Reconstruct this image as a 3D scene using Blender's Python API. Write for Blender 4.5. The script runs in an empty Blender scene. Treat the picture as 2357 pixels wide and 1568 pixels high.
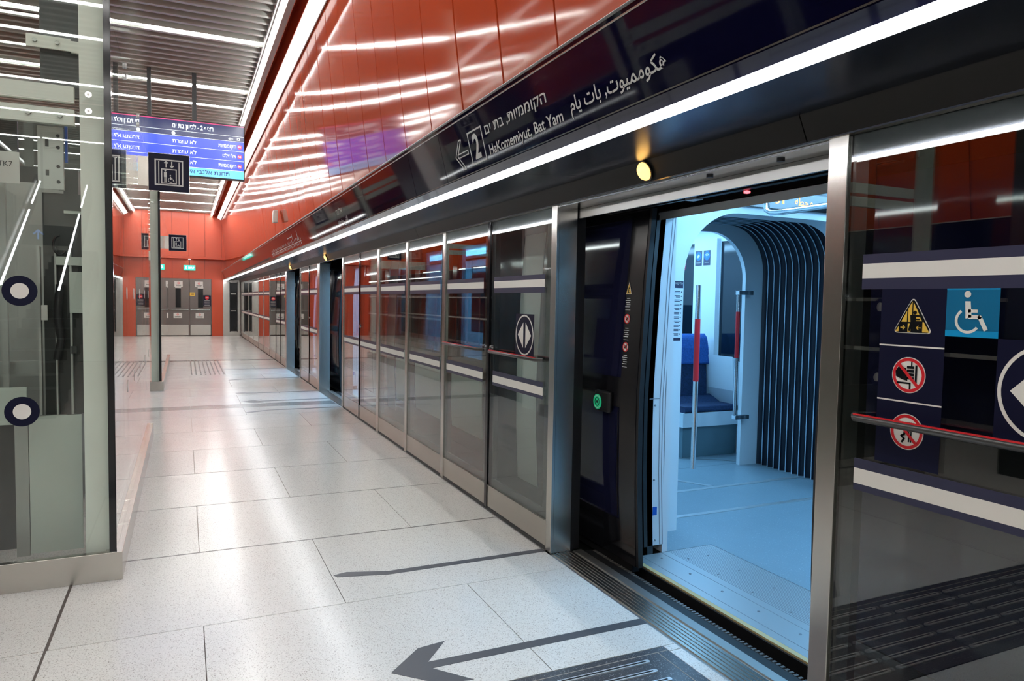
import bpy, bmesh, math, random
from mathutils import Vector, Matrix
random.seed(7)
S = bpy.context.scene
COL = S.collection

# ---------------------------------------------------------------- camera
IMG_W, IMG_H, FPX = 2357, 1568, 1637.2
YAW, PITCH, ROLL, CAM_Z = 0.43207954, -0.05417387, 0.01750985, 1.5
fw = Vector((math.sin(YAW)*math.cos(PITCH), math.cos(YAW)*math.cos(PITCH), math.sin(PITCH)))
r0 = Vector((math.cos(YAW), -math.sin(YAW), 0)); u0 = r0.cross(fw)
r1 = r0*math.cos(ROLL)+u0*math.sin(ROLL); u1 = -r0*math.sin(ROLL)+u0*math.cos(ROLL)
cam_data = bpy.data.cameras.new('camera')
cam_data.sensor_width = 36; cam_data.lens = 36*FPX/IMG_W
cam_data.clip_start = 0.05; cam_data.clip_end = 200
cam = bpy.data.objects.new('camera', cam_data); COL.objects.link(cam)
cam.matrix_world = Matrix(((r1.x, u1.x, -fw.x, 0), (r1.y, u1.y, -fw.y, 0), (r1.z, u1.z, -fw.z, CAM_Z), (0, 0, 0, 1)))
S.camera = cam

# ---------------------------------------------------------------- world, exposure, lamps' strengths
w = bpy.data.worlds.new('world'); S.world = w; w.use_nodes = True
w.node_tree.nodes['Background'].inputs[0].default_value = (0.9, 0.95, 1.0, 1)
w.node_tree.nodes['Background'].inputs[1].default_value = 0.02
S.view_settings.view_transform = 'Standard'; S.view_settings.look = 'None'
S.view_settings.exposure = 0.58; S.view_settings.gamma = 1.0
S.view_settings.use_curve_mapping = False
S.cycles.use_denoising = True
S.cycles.max_bounces = 10; S.cycles.transparent_max_bounces = 24
S.cycles.glossy_bounces = 6; S.cycles.diffuse_bounces = 5
S.cycles.sample_clamp_indirect = 6.0; S.cycles.caustics_reflective = False; S.cycles.caustics_refractive = False
P_CEIL, P_COVE, P_BAND, P_LED, P_TRAIN = 40.0, 34.0, 0.8, 20.0, 14.0

# ---------------------------------------------------------------- materials
def srgb(r, g, b):
    f = lambda c: (c/255/12.92) if c/255 <= 0.04045 else ((c/255+0.055)/1.055)**2.4
    return (f(r), f(g), f(b), 1)
MATS = {}
def mat(name, col, rough=0.5, metal=0.0, emit=0.0, ecol=None, spec=None, ior=None, bump=None, coat=None, vary=None, aniso=None):
    m = bpy.data.materials.new(name); m.use_nodes = True; nt = m.node_tree
    b = nt.nodes['Principled BSDF']
    c = col if len(col) == 4 else (*col, 1)
    b.inputs['Base Color'].default_value = c
    b.inputs['Roughness'].default_value = rough; b.inputs['Metallic'].default_value = metal
    if ior: b.inputs['IOR'].default_value = ior
    if coat: b.inputs['Coat Weight'].default_value = coat[0]; b.inputs['Coat Roughness'].default_value = coat[1]
    if emit:
        b.inputs['Emission Color'].default_value = (*(ecol or c)[:3], 1); b.inputs['Emission Strength'].default_value = emit
    tc = nt.nodes.new('ShaderNodeTexCoord')
    if bump:   # (scale, strength, distance, stretch)
        mp = nt.nodes.new('ShaderNodeMapping'); mp.inputs['Scale'].default_value = bump[3] if len(bump) > 3 else (1, 1, 1)
        n = nt.nodes.new('ShaderNodeTexNoise'); n.inputs['Scale'].default_value = bump[0]; n.inputs['Detail'].default_value = 2
        bp = nt.nodes.new('ShaderNodeBump'); bp.inputs['Strength'].default_value = bump[1]; bp.inputs['Distance'].default_value = bump[2]
        nt.links.new(tc.outputs['Object'], mp.inputs[0]); nt.links.new(mp.outputs[0], n.inputs['Vector'])
        nt.links.new(n.outputs['Fac'], bp.inputs['Height']); nt.links.new(bp.outputs[0], b.inputs['Normal'])
    if vary:   # (scale, amount, stretch): brightness mottling
        mp = nt.nodes.new('ShaderNodeMapping'); mp.inputs['Scale'].default_value = vary[2] if len(vary) > 2 else (1, 1, 1)
        n = nt.nodes.new('ShaderNodeTexNoise'); n.inputs['Scale'].default_value = vary[0]; n.inputs['Detail'].default_value = 4
        h = nt.nodes.new('ShaderNodeHueSaturation'); h.inputs['Color'].default_value = c
        mr = nt.nodes.new('ShaderNodeMapRange'); mr.inputs['To Min'].default_value = 1-vary[1]; mr.inputs['To Max'].default_value = 1+vary[1]
        nt.links.new(tc.outputs['Object'], mp.inputs[0]); nt.links.new(mp.outputs[0], n.inputs['Vector'])
        nt.links.new(n.outputs['Fac'], mr.inputs['Value']); nt.links.new(mr.outputs[0], h.inputs['Value'])
        nt.links.new(h.outputs[0], b.inputs['Base Color'])
    MATS[name] = m
    return m
def glass(name, tint, r0=0.045, rough=0.0, gcol=(1, 1, 1, 1)):
    m = bpy.data.materials.new(name); m.use_nodes = True; nt = m.node_tree; nt.nodes.clear()
    out = nt.nodes.new('ShaderNodeOutputMaterial'); mix = nt.nodes.new('ShaderNodeMixShader')
    t = nt.nodes.new('ShaderNodeBsdfTransparent'); t.inputs[0].default_value = (*tint, 1)
    g = nt.nodes.new('ShaderNodeBsdfGlossy'); g.inputs['Roughness'].default_value = rough; g.inputs[0].default_value = gcol
    geo = nt.nodes.new('ShaderNodeNewGeometry'); d = nt.nodes.new('ShaderNodeVectorMath'); d.operation = 'DOT_PRODUCT'
    nt.links.new(geo.outputs['Incoming'], d.inputs[0]); nt.links.new(geo.outputs['Normal'], d.inputs[1])
    def M(op, a, b=None):
        n = nt.nodes.new('ShaderNodeMath'); n.operation = op
        for i, v in enumerate((a, b)):
            if v is None: continue
            if isinstance(v, (int, float)): n.inputs[i].default_value = v
            else: nt.links.new(v, n.inputs[i])
        return n.outputs[0]
    c = M('ABSOLUTE', d.outputs['Value']); s = M('SUBTRACT', 1.0, c); p = M('POWER', s, 5.0)
    f = M('ADD', M('MULTIPLY', p, 1-r0), r0)
    nt.links.new(f, mix.inputs[0]); nt.links.new(t.outputs[0], mix.inputs[1]); nt.links.new(g.outputs[0], mix.inputs[2])
    nt.links.new(mix.outputs[0], out.inputs[0])
    MATS[name] = m
    return m
def floor_mat(name, base, speck, amt, rough):
    m = mat(name, base, rough, ior=1.5); nt = m.node_tree; b = nt.nodes['Principled BSDF']
    tc = nt.nodes.new('ShaderNodeTexCoord')
    v = nt.nodes.new('ShaderNodeTexVoronoi'); v.inputs['Scale'].default_value = 300
    nz = nt.nodes.new('ShaderNodeTexNoise'); nz.inputs['Scale'].default_value = 130; nz.inputs['Detail'].default_value = 3
    nt.links.new(tc.outputs['Object'], v.inputs['Vector']); nt.links.new(tc.outputs['Object'], nz.inputs['Vector'])
    cr = nt.nodes.new('ShaderNodeValToRGB'); cr.color_ramp.elements[0].position = 0.0; cr.color_ramp.elements[1].position = amt
    cr.color_ramp.elements[0].color = (1, 1, 1, 1); cr.color_ramp.elements[1].color = (0, 0, 0, 1)
    sep = nt.nodes.new('ShaderNodeSeparateColor'); nt.links.new(v.outputs['Color'], sep.inputs[0]); nt.links.new(sep.outputs[0], cr.inputs[0])
    mx = nt.nodes.new('ShaderNodeMix'); mx.data_type = 'RGBA'; mx.inputs['A'].default_value = (*base[:3], 1); mx.inputs['B'].default_value = (*speck[:3], 1)
    nt.links.new(cr.outputs[0], mx.inputs['Factor'])
    mr = nt.nodes.new('ShaderNodeMapRange'); mr.inputs['From Min'].default_value = .3; mr.inputs['From Max'].default_value = .7
    mr.inputs['To Min'].default_value = .9; mr.inputs['To Max'].default_value = 1.06
    nt.links.new(nz.outputs['Fac'], mr.inputs['Value'])
    geo = nt.nodes.new('ShaderNodeNewGeometry'); mr2 = nt.nodes.new('ShaderNodeMapRange')
    mr2.inputs['To Min'].default_value = .95; mr2.inputs['To Max'].default_value = 1.02
    nt.links.new(geo.outputs['Random Per Island'], mr2.inputs['Value'])
    mm = nt.nodes.new('ShaderNodeMath'); mm.operation = 'MULTIPLY'
    nt.links.new(mr.outputs[0], mm.inputs[0]); nt.links.new(mr2.outputs[0], mm.inputs[1])
    h = nt.nodes.new('ShaderNodeHueSaturation'); nt.links.new(mx.outputs['Result'], h.inputs['Color']); nt.links.new(mm.outputs[0], h.inputs['Value'])
    nt.links.new(h.outputs[0], b.inputs['Base Color'])
    n2 = nt.nodes.new('ShaderNodeTexNoise'); n2.inputs['Scale'].default_value = 3.0; n2.inputs['Detail'].default_value = 3
    nt.links.new(tc.outputs['Object'], n2.inputs['Vector'])
    r2 = nt.nodes.new('ShaderNodeMapRange'); r2.inputs['To Min'].default_value = rough*.75; r2.inputs['To Max'].default_value = rough*1.3
    nt.links.new(n2.outputs['Fac'], r2.inputs['Value']); nt.links.new(r2.outputs[0], b.inputs['Roughness'])
    return m

M_TILE = floor_mat('terrazzo tile', (0.70, 0.69, 0.65), (0.30, 0.28, 0.25), 0.16, 0.2)
M_TILE_D = floor_mat('grey terrazzo', (0.27, 0.28, 0.27), (0.12, 0.12, 0.12), 0.2, 0.22)
M_SLAB = floor_mat('dark speckled slab', (0.06, 0.065, 0.075), (0.28, 0.28, 0.29), 0.10, 0.25)
M_GROUT = mat('grout', (0.30, 0.27, 0.23), 0.8)
M_GROUT_D = mat('expansion joint', (0.09, 0.075, 0.065), 0.7)
M_RED = mat('red enamel panel', (0.56, 0.074, 0.022), 0.075, ior=1.42, bump=(1.1, 0.06, 0.02, (1, 1.0, 2.0)))
M_RED_F = mat('red enamel panel end wall', (0.56, 0.070, 0.022), 0.32, ior=1.5)
M_GAP = mat('panel joint', (0.06, 0.008, 0.005), 0.6)
M_NAVY = mat('gloss navy fascia', (0.003, 0.003, 0.018), 0.045, ior=1.36, bump=(1.2, 0.05, 0.01))
M_UNDER = mat('gloss dark soffit', (0.075, 0.09, 0.14), 0.27, 1.0, bump=(2.0, 0.05, 0.01))
M_BEAM = mat('dark anodised beam', (0.007, 0.006, 0.005), 0.45, ior=1.3)
M_STEEL = mat('brushed steel', (0.56, 0.53, 0.49), 0.26, 1.0, bump=(12, 0.02, 0.001, (1, 1, 0.05)))
M_STEEL_D = mat('dull steel', (0.46, 0.45, 0.43), 0.42, 1.0, vary=(3, .12))
M_CHROME = mat('polished steel', (0.72, 0.73, 0.74), 0.14, 1.0)
M_KICK = mat('kick plate steel', (0.50, 0.46, 0.41), 0.28, 1.0, bump=(1.5, 0.05, 0.01))
M_BLACK = mat('black rubber', (0.008, 0.008, 0.009), 0.45)
M_GLOSSBLK = mat('gloss black', (0.006, 0.006, 0.008), 0.1, ior=1.5)
M_DARK = mat('dark void', (0.012, 0.013, 0.015), 0.8)
M_WHITE = mat('white decal', (0.72, 0.70, 0.64), 0.5)
M_LETTER = mat('pale lettering', (0.62, 0.64, 0.62), 0.4)
M_NAVYD = mat('navy decal', (0.028, 0.030, 0.065), 0.35)
M_NAVYS = mat('navy sign plate', (0.006, 0.007, 0.024), 0.4, ior=1.25)
M_BLUE = mat('blue sign', (0.0, 0.13, 0.27), 0.35)
M_BLUEL = mat('light blue sign', (0.0, 0.27, 0.55), 0.35)
M_YEL = mat('yellow decal', (0.72, 0.46, 0.06), 0.45)
M_REDD = mat('red decal', (0.62, 0.012, 0.02), 0.4)
M_SLAT = mat('pale slat', (0.50, 0.52, 0.48), 0.4)
M_CEILBK = mat('ceiling void', (0.06, 0.066, 0.06), 0.8)
M_GREYP = mat('grey cove panel', (0.55, 0.53, 0.50), 0.45)
M_FLDEC = mat('slate floor decal', (0.07, 0.075, 0.085), 0.45)
M_PSDG = glass('screen glass', (0.84, 0.88, 0.86), 0.075)
M_ELG = glass('lift glass', (0.945, 0.97, 0.955), 0.05)
M_LEAFG = mat('door leaf glass', (0.010, 0.011, 0.032), 0.06, ior=1.4)
M_TRG = glass('train window glass', (0.32, 0.40, 0.45), 0.05)
M_CEILL = mat('ceiling lamp diffuser', (1, 1, 1), 0.5, emit=P_CEIL, ecol=(1.0, 0.985, 0.96))
M_COVE = mat('cove lamp diffuser', (1, 1, 1), 0.5, emit=P_COVE, ecol=(0.985, 0.99, 0.98))
M_COVE_DIM = mat('dim cove lamp diffuser', (1, 1, 1), 0.5, emit=P_COVE*.2, ecol=(0.985, 0.99, 0.98))
M_BAND = mat('wall washer diffuser', (0.85, 0.84, 0.82), 0.5, emit=P_BAND, ecol=(1.0, 0.97, 0.93))
M_LED = mat('led line diffuser', (1, 1, 1), 0.5, emit=P_LED, ecol=(0.97, 0.98, 1.0))
M_TRL = mat('train lamp diffuser', (1, 1, 1), 0.5, emit=P_TRAIN*.9, ecol=(0.27, 0.62, 1.0))
M_AMBER = mat('amber lens', (1, 0.6, 0.15), 0.3, emit=2.2, ecol=(1.0, 0.52, 0.12))
M_PALE = mat('pale green painted steel', (0.80, 0.82, 0.74), 0.45, vary=(4, .05))
M_PALE2 = mat('grey green cladding', (0.52, 0.57, 0.51), 0.5, vary=(3, .1))
M_SHAFT = mat('dark shaft cladding', (0.018, 0.020, 0.018), 0.35, vary=(6, .4, (8, 1, 1)))
M_GALV = mat('galvanised bracket', (0.42, 0.43, 0.40), 0.4, 0.6, vary=(8, .1))
M_PAPER = mat('paper', (0.62, 0.62, 0.58), 0.8)
M_TRW = mat('train interior white', (0.62, 0.67, 0.70), 0.3)
M_TRB = mat('train exterior black', (0.008, 0.008, 0.010), 0.12, ior=1.5)
M_TRP = mat('train exterior pale', (0.74, 0.78, 0.72), 0.35)
M_VINYL = floor_mat('train vinyl floor', (0.20, 0.27, 0.31), (0.5, 0.55, 0.6), 0.02, 0.35)
M_ALU = mat('ribbed aluminium', (0.55, 0.60, 0.62), 0.35, 0.7)
M_ALUG = mat('groove', (0.2, 0.23, 0.26), 0.5)
M_BAR = mat('dark satin bar', (0.07, 0.068, 0.065), 0.3, 0.5)
M_RIDGE = mat('bright steel ridge', (0.85, 0.86, 0.87), 0.38, 0.8)
M_EDGE = mat('yellow nosing', (0.50, 0.40, 0.20), 0.5)
M_BELL = mat('bellows rubber', (0.010, 0.016, 0.03), 0.5)
M_BELLE = mat('bellows piping', (0.5, 0.62, 0.7), 0.35)
M_SEATB = mat('seat fabric blue', (0.018, 0.09, 0.32), 0.9, vary=(60, .6))
M_SEATD = mat('seat fabric dark', (0.008, 0.025, 0.075), 0.9, vary=(60, .8))
M_GREYB = mat('seat box blue grey', (0.10, 0.17, 0.20), 0.4)
M_PINK = mat('strap red', (0.6, 0.03, 0.09), 0.4)
M_GREEN = mat('green ring', (0.01, 0.35, 0.16), 0.4, emit=0.25, ecol=(0.02, 0.5, 0.22))
M_EXITG = mat('exit sign panel', (0.02, 0.45, 0.33), 0.4, emit=0.9, ecol=(0.03, 0.55, 0.42))
M_EXITW = mat('exit sign letters', (1, 1, 1), 0.4, emit=1.6, ecol=(0.75, 1, 0.92))
M_ORLED = mat('orange led dots', (1, 0.4, 0.1), 0.4, emit=2.5, ecol=(1, 0.36, 0.06))
M_SCR1 = mat('screen dark navy', (0.0, 0.0, 0.0), 0.15, emit=1.0, ecol=srgb(14, 28, 84))
M_SCR2 = mat('screen blue', (0.0, 0.0, 0.0), 0.15, emit=1.15, ecol=srgb(44, 70, 215))
M_SCR3 = mat('screen cyan', (0.0, 0.0, 0.0), 0.15, emit=1.15, ecol=srgb(95, 195, 250))
M_SCR4 = mat('screen pink line', (0.0, 0.0, 0.0), 0.15, emit=1.1, ecol=srgb(225, 60, 120))
M_SCRW = mat('screen white text', (0, 0, 0), 0.3, emit=1.3, ecol=(0.85, 0.93, 1))
M_SCRR = mat('screen red dot', (0, 0, 0), 0.3, emit=1.1, ecol=srgb(220, 50, 100))
M_SCRN = mat('screen navy text', (0, 0, 0), 0.3, emit=1.0, ecol=srgb(20, 40, 110))
M_BLUELIT = mat('backlit blue pictogram', (0, 0, 0), 0.3, emit=1.4, ecol=srgb(80, 160, 255))
M_DOORST = mat('door grey brown steel', (0.17, 0.145, 0.135), 0.25, 0.7, vary=(1.5, .15))
M_STICKB = mat('blue sticker', (0.0, 0.08, 0.42), 0.4)
M_TACSTUD = mat('tactile stud', (0.16, 0.15, 0.14), 0.35, 0.5)

# ---------------------------------------------------------------- mesh helpers
def org(o):
    v = Vector((0, 0, 0))
    while o is not None:
        v += o.location; o = o.parent
    return v
def link(name, me, parent=None, loc=None):
    o = bpy.data.objects.new(name, me); COL.objects.link(o)
    if parent is not None: o.parent = parent
    elif loc is not None: o.location = loc
    return o
class MB:
    def __init__(s): s.v = []; s.f = []; s.mi = []; s.mats = []; s.sm = []
    def _m(s, m):
        if m is None: return 0
        if m not in s.mats: s.mats.append(m)
        return s.mats.index(m)
    def add(s, vs, fs, m=None, smooth=False):
        b = len(s.v); s.v += [tuple(v) for v in vs]; i = s._m(m)
        for f in fs: s.f.append(tuple(b+k for k in f)); s.mi.append(i); s.sm.append(smooth)
        return s
    def box(s, x0, x1, y0, y1, z0, z1, m=None):
        if x0 > x1: x0, x1 = x1, x0
        if y0 > y1: y0, y1 = y1, y0
        if z0 > z1: z0, z1 = z1, z0
        v = [(x0, y0, z0), (x1, y0, z0), (x1, y1, z0), (x0, y1, z0), (x0, y0, z1), (x1, y0, z1), (x1, y1, z1), (x0, y1, z1)]
        return s.add(v, [(0, 3, 2, 1), (4, 5, 6, 7), (0, 1, 5, 4), (1, 2, 6, 5), (2, 3, 7, 6), (3, 0, 4, 7)], m)
    def prism(s, pts, y0, y1, m=None, ax='y', smooth=False):
        """closed profile pts (a,b) extruded along ax from y0 to y1; ax y: (x,z); ax x: (y,z); ax z: (x,y)"""
        n = len(pts)
        def P(a, b, t): return (a, t, b) if ax == 'y' else ((t, a, b) if ax == 'x' else (a, b, t))
        v = [P(a, b, y0) for a, b in pts]+[P(a, b, y1) for a, b in pts]
        f = [tuple((i, (i+1) % n, n+(i+1) % n, n+i)) for i in range(n)]
        s.add(v, f, m, smooth); s.add(v, [tuple(range(n))[::-1], tuple(range(n, 2*n))], m)
        return s
    def cyl(s, a, b, r, m=None, n=14, r2=None, caps=True):
        a = Vector(a); b = Vector(b); d = (b-a).normalized(); r2 = r if r2 is None else r2
        p = d.orthogonal().normalized(); q = d.cross(p)
        c = [(math.cos(2*math.pi*i/n), math.sin(2*math.pi*i/n)) for i in range(n)]
        v = [a+(p*x+q*y)*r for x, y in c]+[b+(p*x+q*y)*r2 for x, y in c]
        s.add(v, [(i, (i+1) % n, n+(i+1) % n, n+i) for i in range(n)], m, True)
        if caps: s.add(v, [tuple(range(n))[::-1], tuple(range(n, 2*n))], m)
        return s
    def tube(s, pts, r, m=None, n=12):
        pts = [Vector(p) for p in pts]; rings = []
        for i, p in enumerate(pts):
            d = (pts[min(i+1, len(pts)-1)]-pts[max(i-1, 0)]).normalized()
            if i == 0: u = d.orthogonal().normalized()
            else: u = (u-d*u.dot(d)).normalized()
            q = d.cross(u); rings.append([p+(u*math.cos(2*math.pi*k/n)+q*math.sin(2*math.pi*k/n))*r for k in range(n)])
        v = [x for rr in rings for x in rr]; f = []
        for i in range(len(pts)-1):
            for k in range(n): f.append((i*n+k, i*n+(k+1) % n, (i+1)*n+(k+1) % n, (i+1)*n+k))
        s.add(v, f, m, True); e = (len(pts)-1)*n
        s.add(v, [tuple(range(n))[::-1], tuple(range(e, e+n))], m)
        return s
    def grid(s, fn, nu, nv, m=None, smooth=True):
        v = [fn(i/nu, j/nv) for i in range(nu+1) for j in range(nv+1)]
        return s.add(v, [(i*(nv+1)+j, i*(nv+1)+j+1, (i+1)*(nv+1)+j+1, (i+1)*(nv+1)+j) for i in range(nu) for j in range(nv)], m, smooth)
    def build(s, name, m=None, parent=None, loc=None, bevel=0, kind=None, label=None):
        me = bpy.data.meshes.new(name)
        o0 = org(parent) if parent is not None else Vector(loc or (0, 0, 0))
        me.from_pydata([(v[0]-o0.x, v[1]-o0.y, v[2]-o0.z) for v in s.v], [], s.f)
        if s.mats:
            for x in s.mats: me.materials.append(x)
            if m is not None and m not in s.mats: pass
        elif m is not None: me.materials.append(m)
        for p, i, sm in zip(me.polygons, s.mi, s.sm): p.material_index = i; p.use_smooth = sm
        me.update()
        o = link(name, me, parent, loc)
        if bevel:
            b = o.modifiers.new('bevel', 'BEVEL'); b.width = bevel; b.segments = 2; b.limit_method = 'ANGLE'
        if kind: o['kind'] = kind
        if label: o['label'] = label
        return o
def thing(name, label, cat, loc=(0, 0, 0), group=None):
    o = bpy.data.objects.new(name, None); COL.objects.link(o); o.location = loc
    o.empty_display_size = .1
    o['label'] = label; o['category'] = cat
    if group: o['group'] = group
    return o
def tag(o, label, cat, group=None):
    o['label'] = label; o['category'] = cat
    if group: o['group'] = group
    return o
def struct(o): o['kind'] = 'structure'; return o
def copy_tree(o, parent=None, offset=None):
    c = o.copy(); COL.objects.link(c); c.parent = parent
    if offset is not None: c.location = o.location+Vector(offset)
    for ch in list(o.children): copy_tree(ch, c)
    return c
# ---- flat marks: polygons in a plane (O origin, U right, V up, N toward viewer)
class Plane:
    def __init__(s, O, U, V): s.O = Vector(O); s.U = Vector(U).normalized(); s.V = Vector(V).normalized(); s.N = s.U.cross(s.V)
    def p(s, u, v, e=0.0): return s.O+s.U*u+s.V*v+s.N*e
def shape(pl, polys, name, m, parent, e=0.001, th=0.0008, label=None):
    """each poly: list of (u,v), given a small thickness"""
    bm = bmesh.new()
    for poly in polys:
        vs = [bm.verts.new(pl.p(u, v, e)) for u, v in poly]
        try: f = bm.faces.new(vs)
        except ValueError: continue
    bmesh.ops.triangulate(bm, faces=bm.faces[:])
    r = bmesh.ops.extrude_face_region(bm, geom=bm.faces[:])
    bmesh.ops.translate(bm, verts=[g for g in r['geom'] if isinstance(g, bmesh.types.BMVert)], vec=pl.N*-th)
    bmesh.ops.recalc_face_normals(bm, faces=bm.faces[:])
    bmesh.ops.translate(bm, verts=bm.verts[:], vec=-org(parent) if parent is not None else Vector((0, 0, 0)))
    me = bpy.data.meshes.new(name); bm.to_mesh(me); bm.free(); me.materials.append(m)
    o = link(name, me, parent)
    if label: o['label'] = label
    return o
def rect(u0, u1, v0, v1): return [(u0, v0), (u1, v0), (u1, v1), (u0, v1)]
def circ(cu, cv, r, n=32, ru=None): return [(cu+(ru or r)*math.cos(2*math.pi*i/n), cv+r*math.sin(2*math.pi*i/n)) for i in range(n)]
def ring(cu, cv, r, t, n=36, a0=0, a1=360):
    out = []
    k = max(4, int(n*abs(a1-a0)/360))
    for i in range(k):
        a = math.radians(a0+(a1-a0)*i/k); b = math.radians(a0+(a1-a0)*(i+1)/k)
        out.append([(cu+r*math.cos(a), cv+r*math.sin(a)), (cu+r*math.cos(b), cv+r*math.sin(b)), (cu+(r-t)*math.cos(b), cv+(r-t)*math.sin(b)), (cu+(r-t)*math.cos(a), cv+(r-t)*math.sin(a))])
    return out
def seg(a, b, t):
    ax, ay = a; bx, by = b; d = math.hypot(bx-ax, by-ay) or 1; nx, ny = -(by-ay)/d*t/2, (bx-ax)/d*t/2
    return [(ax+nx, ay+ny), (ax-nx, ay-ny), (bx-nx, by-ny), (bx+nx, by+ny)]
def path(pts, t): return [seg(pts[i], pts[i+1], t) for i in range(len(pts)-1)]+[circ(x, y, t/2, 10) for x, y in pts[1:-1]]
def frame(u0, u1, v0, v1, t): return [rect(u0, u1, v0, v0+t), rect(u0, u1, v1-t, v1), rect(u0, u0+t, v0+t, v1-t), rect(u1-t, u1, v0+t, v1-t)]
def text(pl, body, u, v, h, m, parent, width=None, name='lettering', align='l', e=0.0015, bold=0.0, label=None):
    """text with letter height h, baseline at v; optional total width"""
    cu = bpy.data.curves.new('txt', 'FONT'); cu.body = body; cu.size = 1; cu.resolution_u = 3; cu.offset = bold
    tmp = bpy.data.objects.new('txt', cu); COL.objects.link(tmp)
    dg = bpy.context.evaluated_depsgraph_get(); me = bpy.data.meshes.new_from_object(tmp.evaluated_get(dg))
    bpy.data.objects.remove(tmp); bpy.data.curves.remove(cu)
    if not me.vertices: return None
    xs = [q.co.x for q in me.vertices]; x0, x1 = min(xs), max(xs)
    sc = h/0.69; sx = sc if width is None else width/(x1-x0); W = (x1-x0)*sx
    off = 0 if align == 'l' else (-W if align == 'r' else -W/2)
    o0 = org(parent) if parent is not None else Vector((0, 0, 0))
    for q in me.vertices:
        q.co = pl.p(u+off+(q.co.x-x0)*sx, v+q.co.y*sc, e)-o0
    me.name = name; me.materials.clear(); me.materials.append(m); me.update()
    o = link(name, me, parent)
    if label: o['label'] = label
    return o
HEB = lambda s: s[::-1]
PX = 1.985                                            # plane of the platform screen doors
def psd_plane(y, z, x=PX): return Plane((x, y, z), (0, -1, 0), (0, 0, 1))
# ---- pictograms (u,v in units of size s)
def picto_wheelchair(s, u0, v0):
    q = lambda *a: [(u0+x*s, v0+y*s) for x, y in a]
    o = [circ(u0+.40*s, v0+.83*s, .062*s, 20)]
    o += [q((.36, .70), (.46, .70), (.49, .40), (.38, .38))]+path(q((.42, .52), (.60, .52)), .055*s)
    o += path(q((.43, .41), (.64, .41), (.76, .17)), .075*s)
    o += ring(u0+.42*s, v0+.34*s, .24*s, .05*s, 40, 125, 325)
    return o
def picto_lift(s, u0, v0, small=False):
    t = .028*s; q = lambda x, y: (u0+x*s, v0+y*s)
    o = frame(u0+.15*s, u0+.85*s, v0+.15*s, v0+.85*s, .035*s)
    o += [rect(u0+.24*s, u0+.265*s, v0+.2*s, v0+.8*s), rect(u0+.735*s, u0+.76*s, v0+.2*s, v0+.8*s)]
    o += frame(u0+.31*s, u0+.69*s, v0+.2*s, v0+.6*s, .025*s)
    for cx, d in ((.43, 1), (.57, -1)):
        yt = .80 if d == 1 else .64; yb = .64 if d == 1 else .80
        o += [seg(q(cx, yb), q(cx, yt-d*.01), t)]+[seg(q(cx, yt), q(cx-.045, yt-d*.05), t), seg(q(cx, yt), q(cx+.045, yt-d*.05), t)]
    o += [circ(u0+.41*s, v0+.55*s, .023*s, 14), rect(u0+.375*s, u0+.445*s, v0+.38*s, v0+.515*s), rect(u0+.385*s, u0+.405*s, v0+.235*s, v0+.38*s), rect(u0+.415*s, u0+.435*s, v0+.235*s, v0+.38*s)]
    o += [[(x, y) for x, y in p] for p in picto_wheelchair(.26*s, u0+.43*s, v0+.215*s)]
    return o

# ================================================================ FLOOR
fl = MB()
rows = [3.456+1.02*k for k in range(-13, 7)]+[10.26, 10.60]+[11.62+1.055*k for k in range(0, 7)]
rows = sorted(set([round(v, 3) for v in rows if v < 10.3] + [10.26, 10.60, 11.6, 12.62, 13.64, 14.7, 15.75, 16.8, 17.95, 18.25]+[18.25+1.13*k for k in range(1, 12)]))
thick = {4.476: .016, 5.496: .013, 6.516: .012, 7.536: .006, 8.556: .008}
XL, XR = -4.4, 1.968
for i in range(len(rows)-1):
    y0, y1 = rows[i], rows[i+1]
    g0 = thick.get(round(y0, 3), .004)/2; g1 = thick.get(round(y1, 3), .004)/2
    band = abs(y0-10.26) < .01 or abs(y0-17.95) < .01
    m = M_TILE_D if band else M_TILE
    ph = .07 if i % 2 == int(round((4.476-rows[0])/1.02)) % 2 else .715
    xs = [ph+1.285*k for k in range(-4, 3)]
    xs = [XL]+[x for x in xs if XL+.1 < x < XR-.25]+[XR]
    if y0 < 4.3: xs = sorted([x for x in xs if abs(x+.54) > .3]+[-.54])
    for a, b in zip(xs[:-1], xs[1:]):
        ga = .007 if abs(a+.54) < .001 else .002; gb = .007 if abs(b+.54) < .001 else .002
        segs = [(a, b)]
        for (p, q) in segs:
            ix0, ix1, iy0, iy1 = -.533, 1.9, 1.86, 2.484           # tactile slab cut out
            if q > ix0 and p < ix1 and y1 > iy0 and y0 < iy1:
                if p < ix0: fl.box(p+ga, ix0-.003, y0+g0, y1-g1, -.03, 0, m)
                if q > ix1: fl.box(ix1+.003, q-gb, max(y0+g0, iy0), min(y1-g1, iy1), -.03, 0, m)
                if y1 > iy1: fl.box(max(p+ga, ix0-.003), q-gb, iy1+.003, y1-g1, -.03, 0, m)
                if y0 < iy0: fl.box(max(p+ga, ix0-.003), q-gb, y0+g0, iy0-.003, -.03, 0, m)
            else: fl.box(p+ga, q-gb, y0+g0, y1-g1, -.03, 0, m)
fl.box(XL, XR, rows[0], 4.3, -.06, -.004, M_GROUT_D)
fl.box(XL, XR, 4.3, rows[-1], -.06, -.0035, M_GROUT)
fl.box(-.549, -.531, rows[0], 4.2, -.01, -.0012, M_GROUT_D)
for y, t in thick.items(): fl.box(XL, XR, y-t/2, y+t/2, -.01, -.001, M_GALV if False else M_TACSTUD)
fl.box(XR, 1.985, rows[0], 1.7, -.06, -.002, M_STEEL_D).box(XR, 1.985, 3.76, rows[-1], -.06, -.002, M_STEEL_D)
struct(fl.build('floor', loc=(0, 0, 0)))
tb = MB().box(1.99, 7.5, -12, 32, -1.3, -1.2, M_DARK).box(2.0, 2.03, -12, 32, -1.2, -.07, M_DARK)
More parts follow.
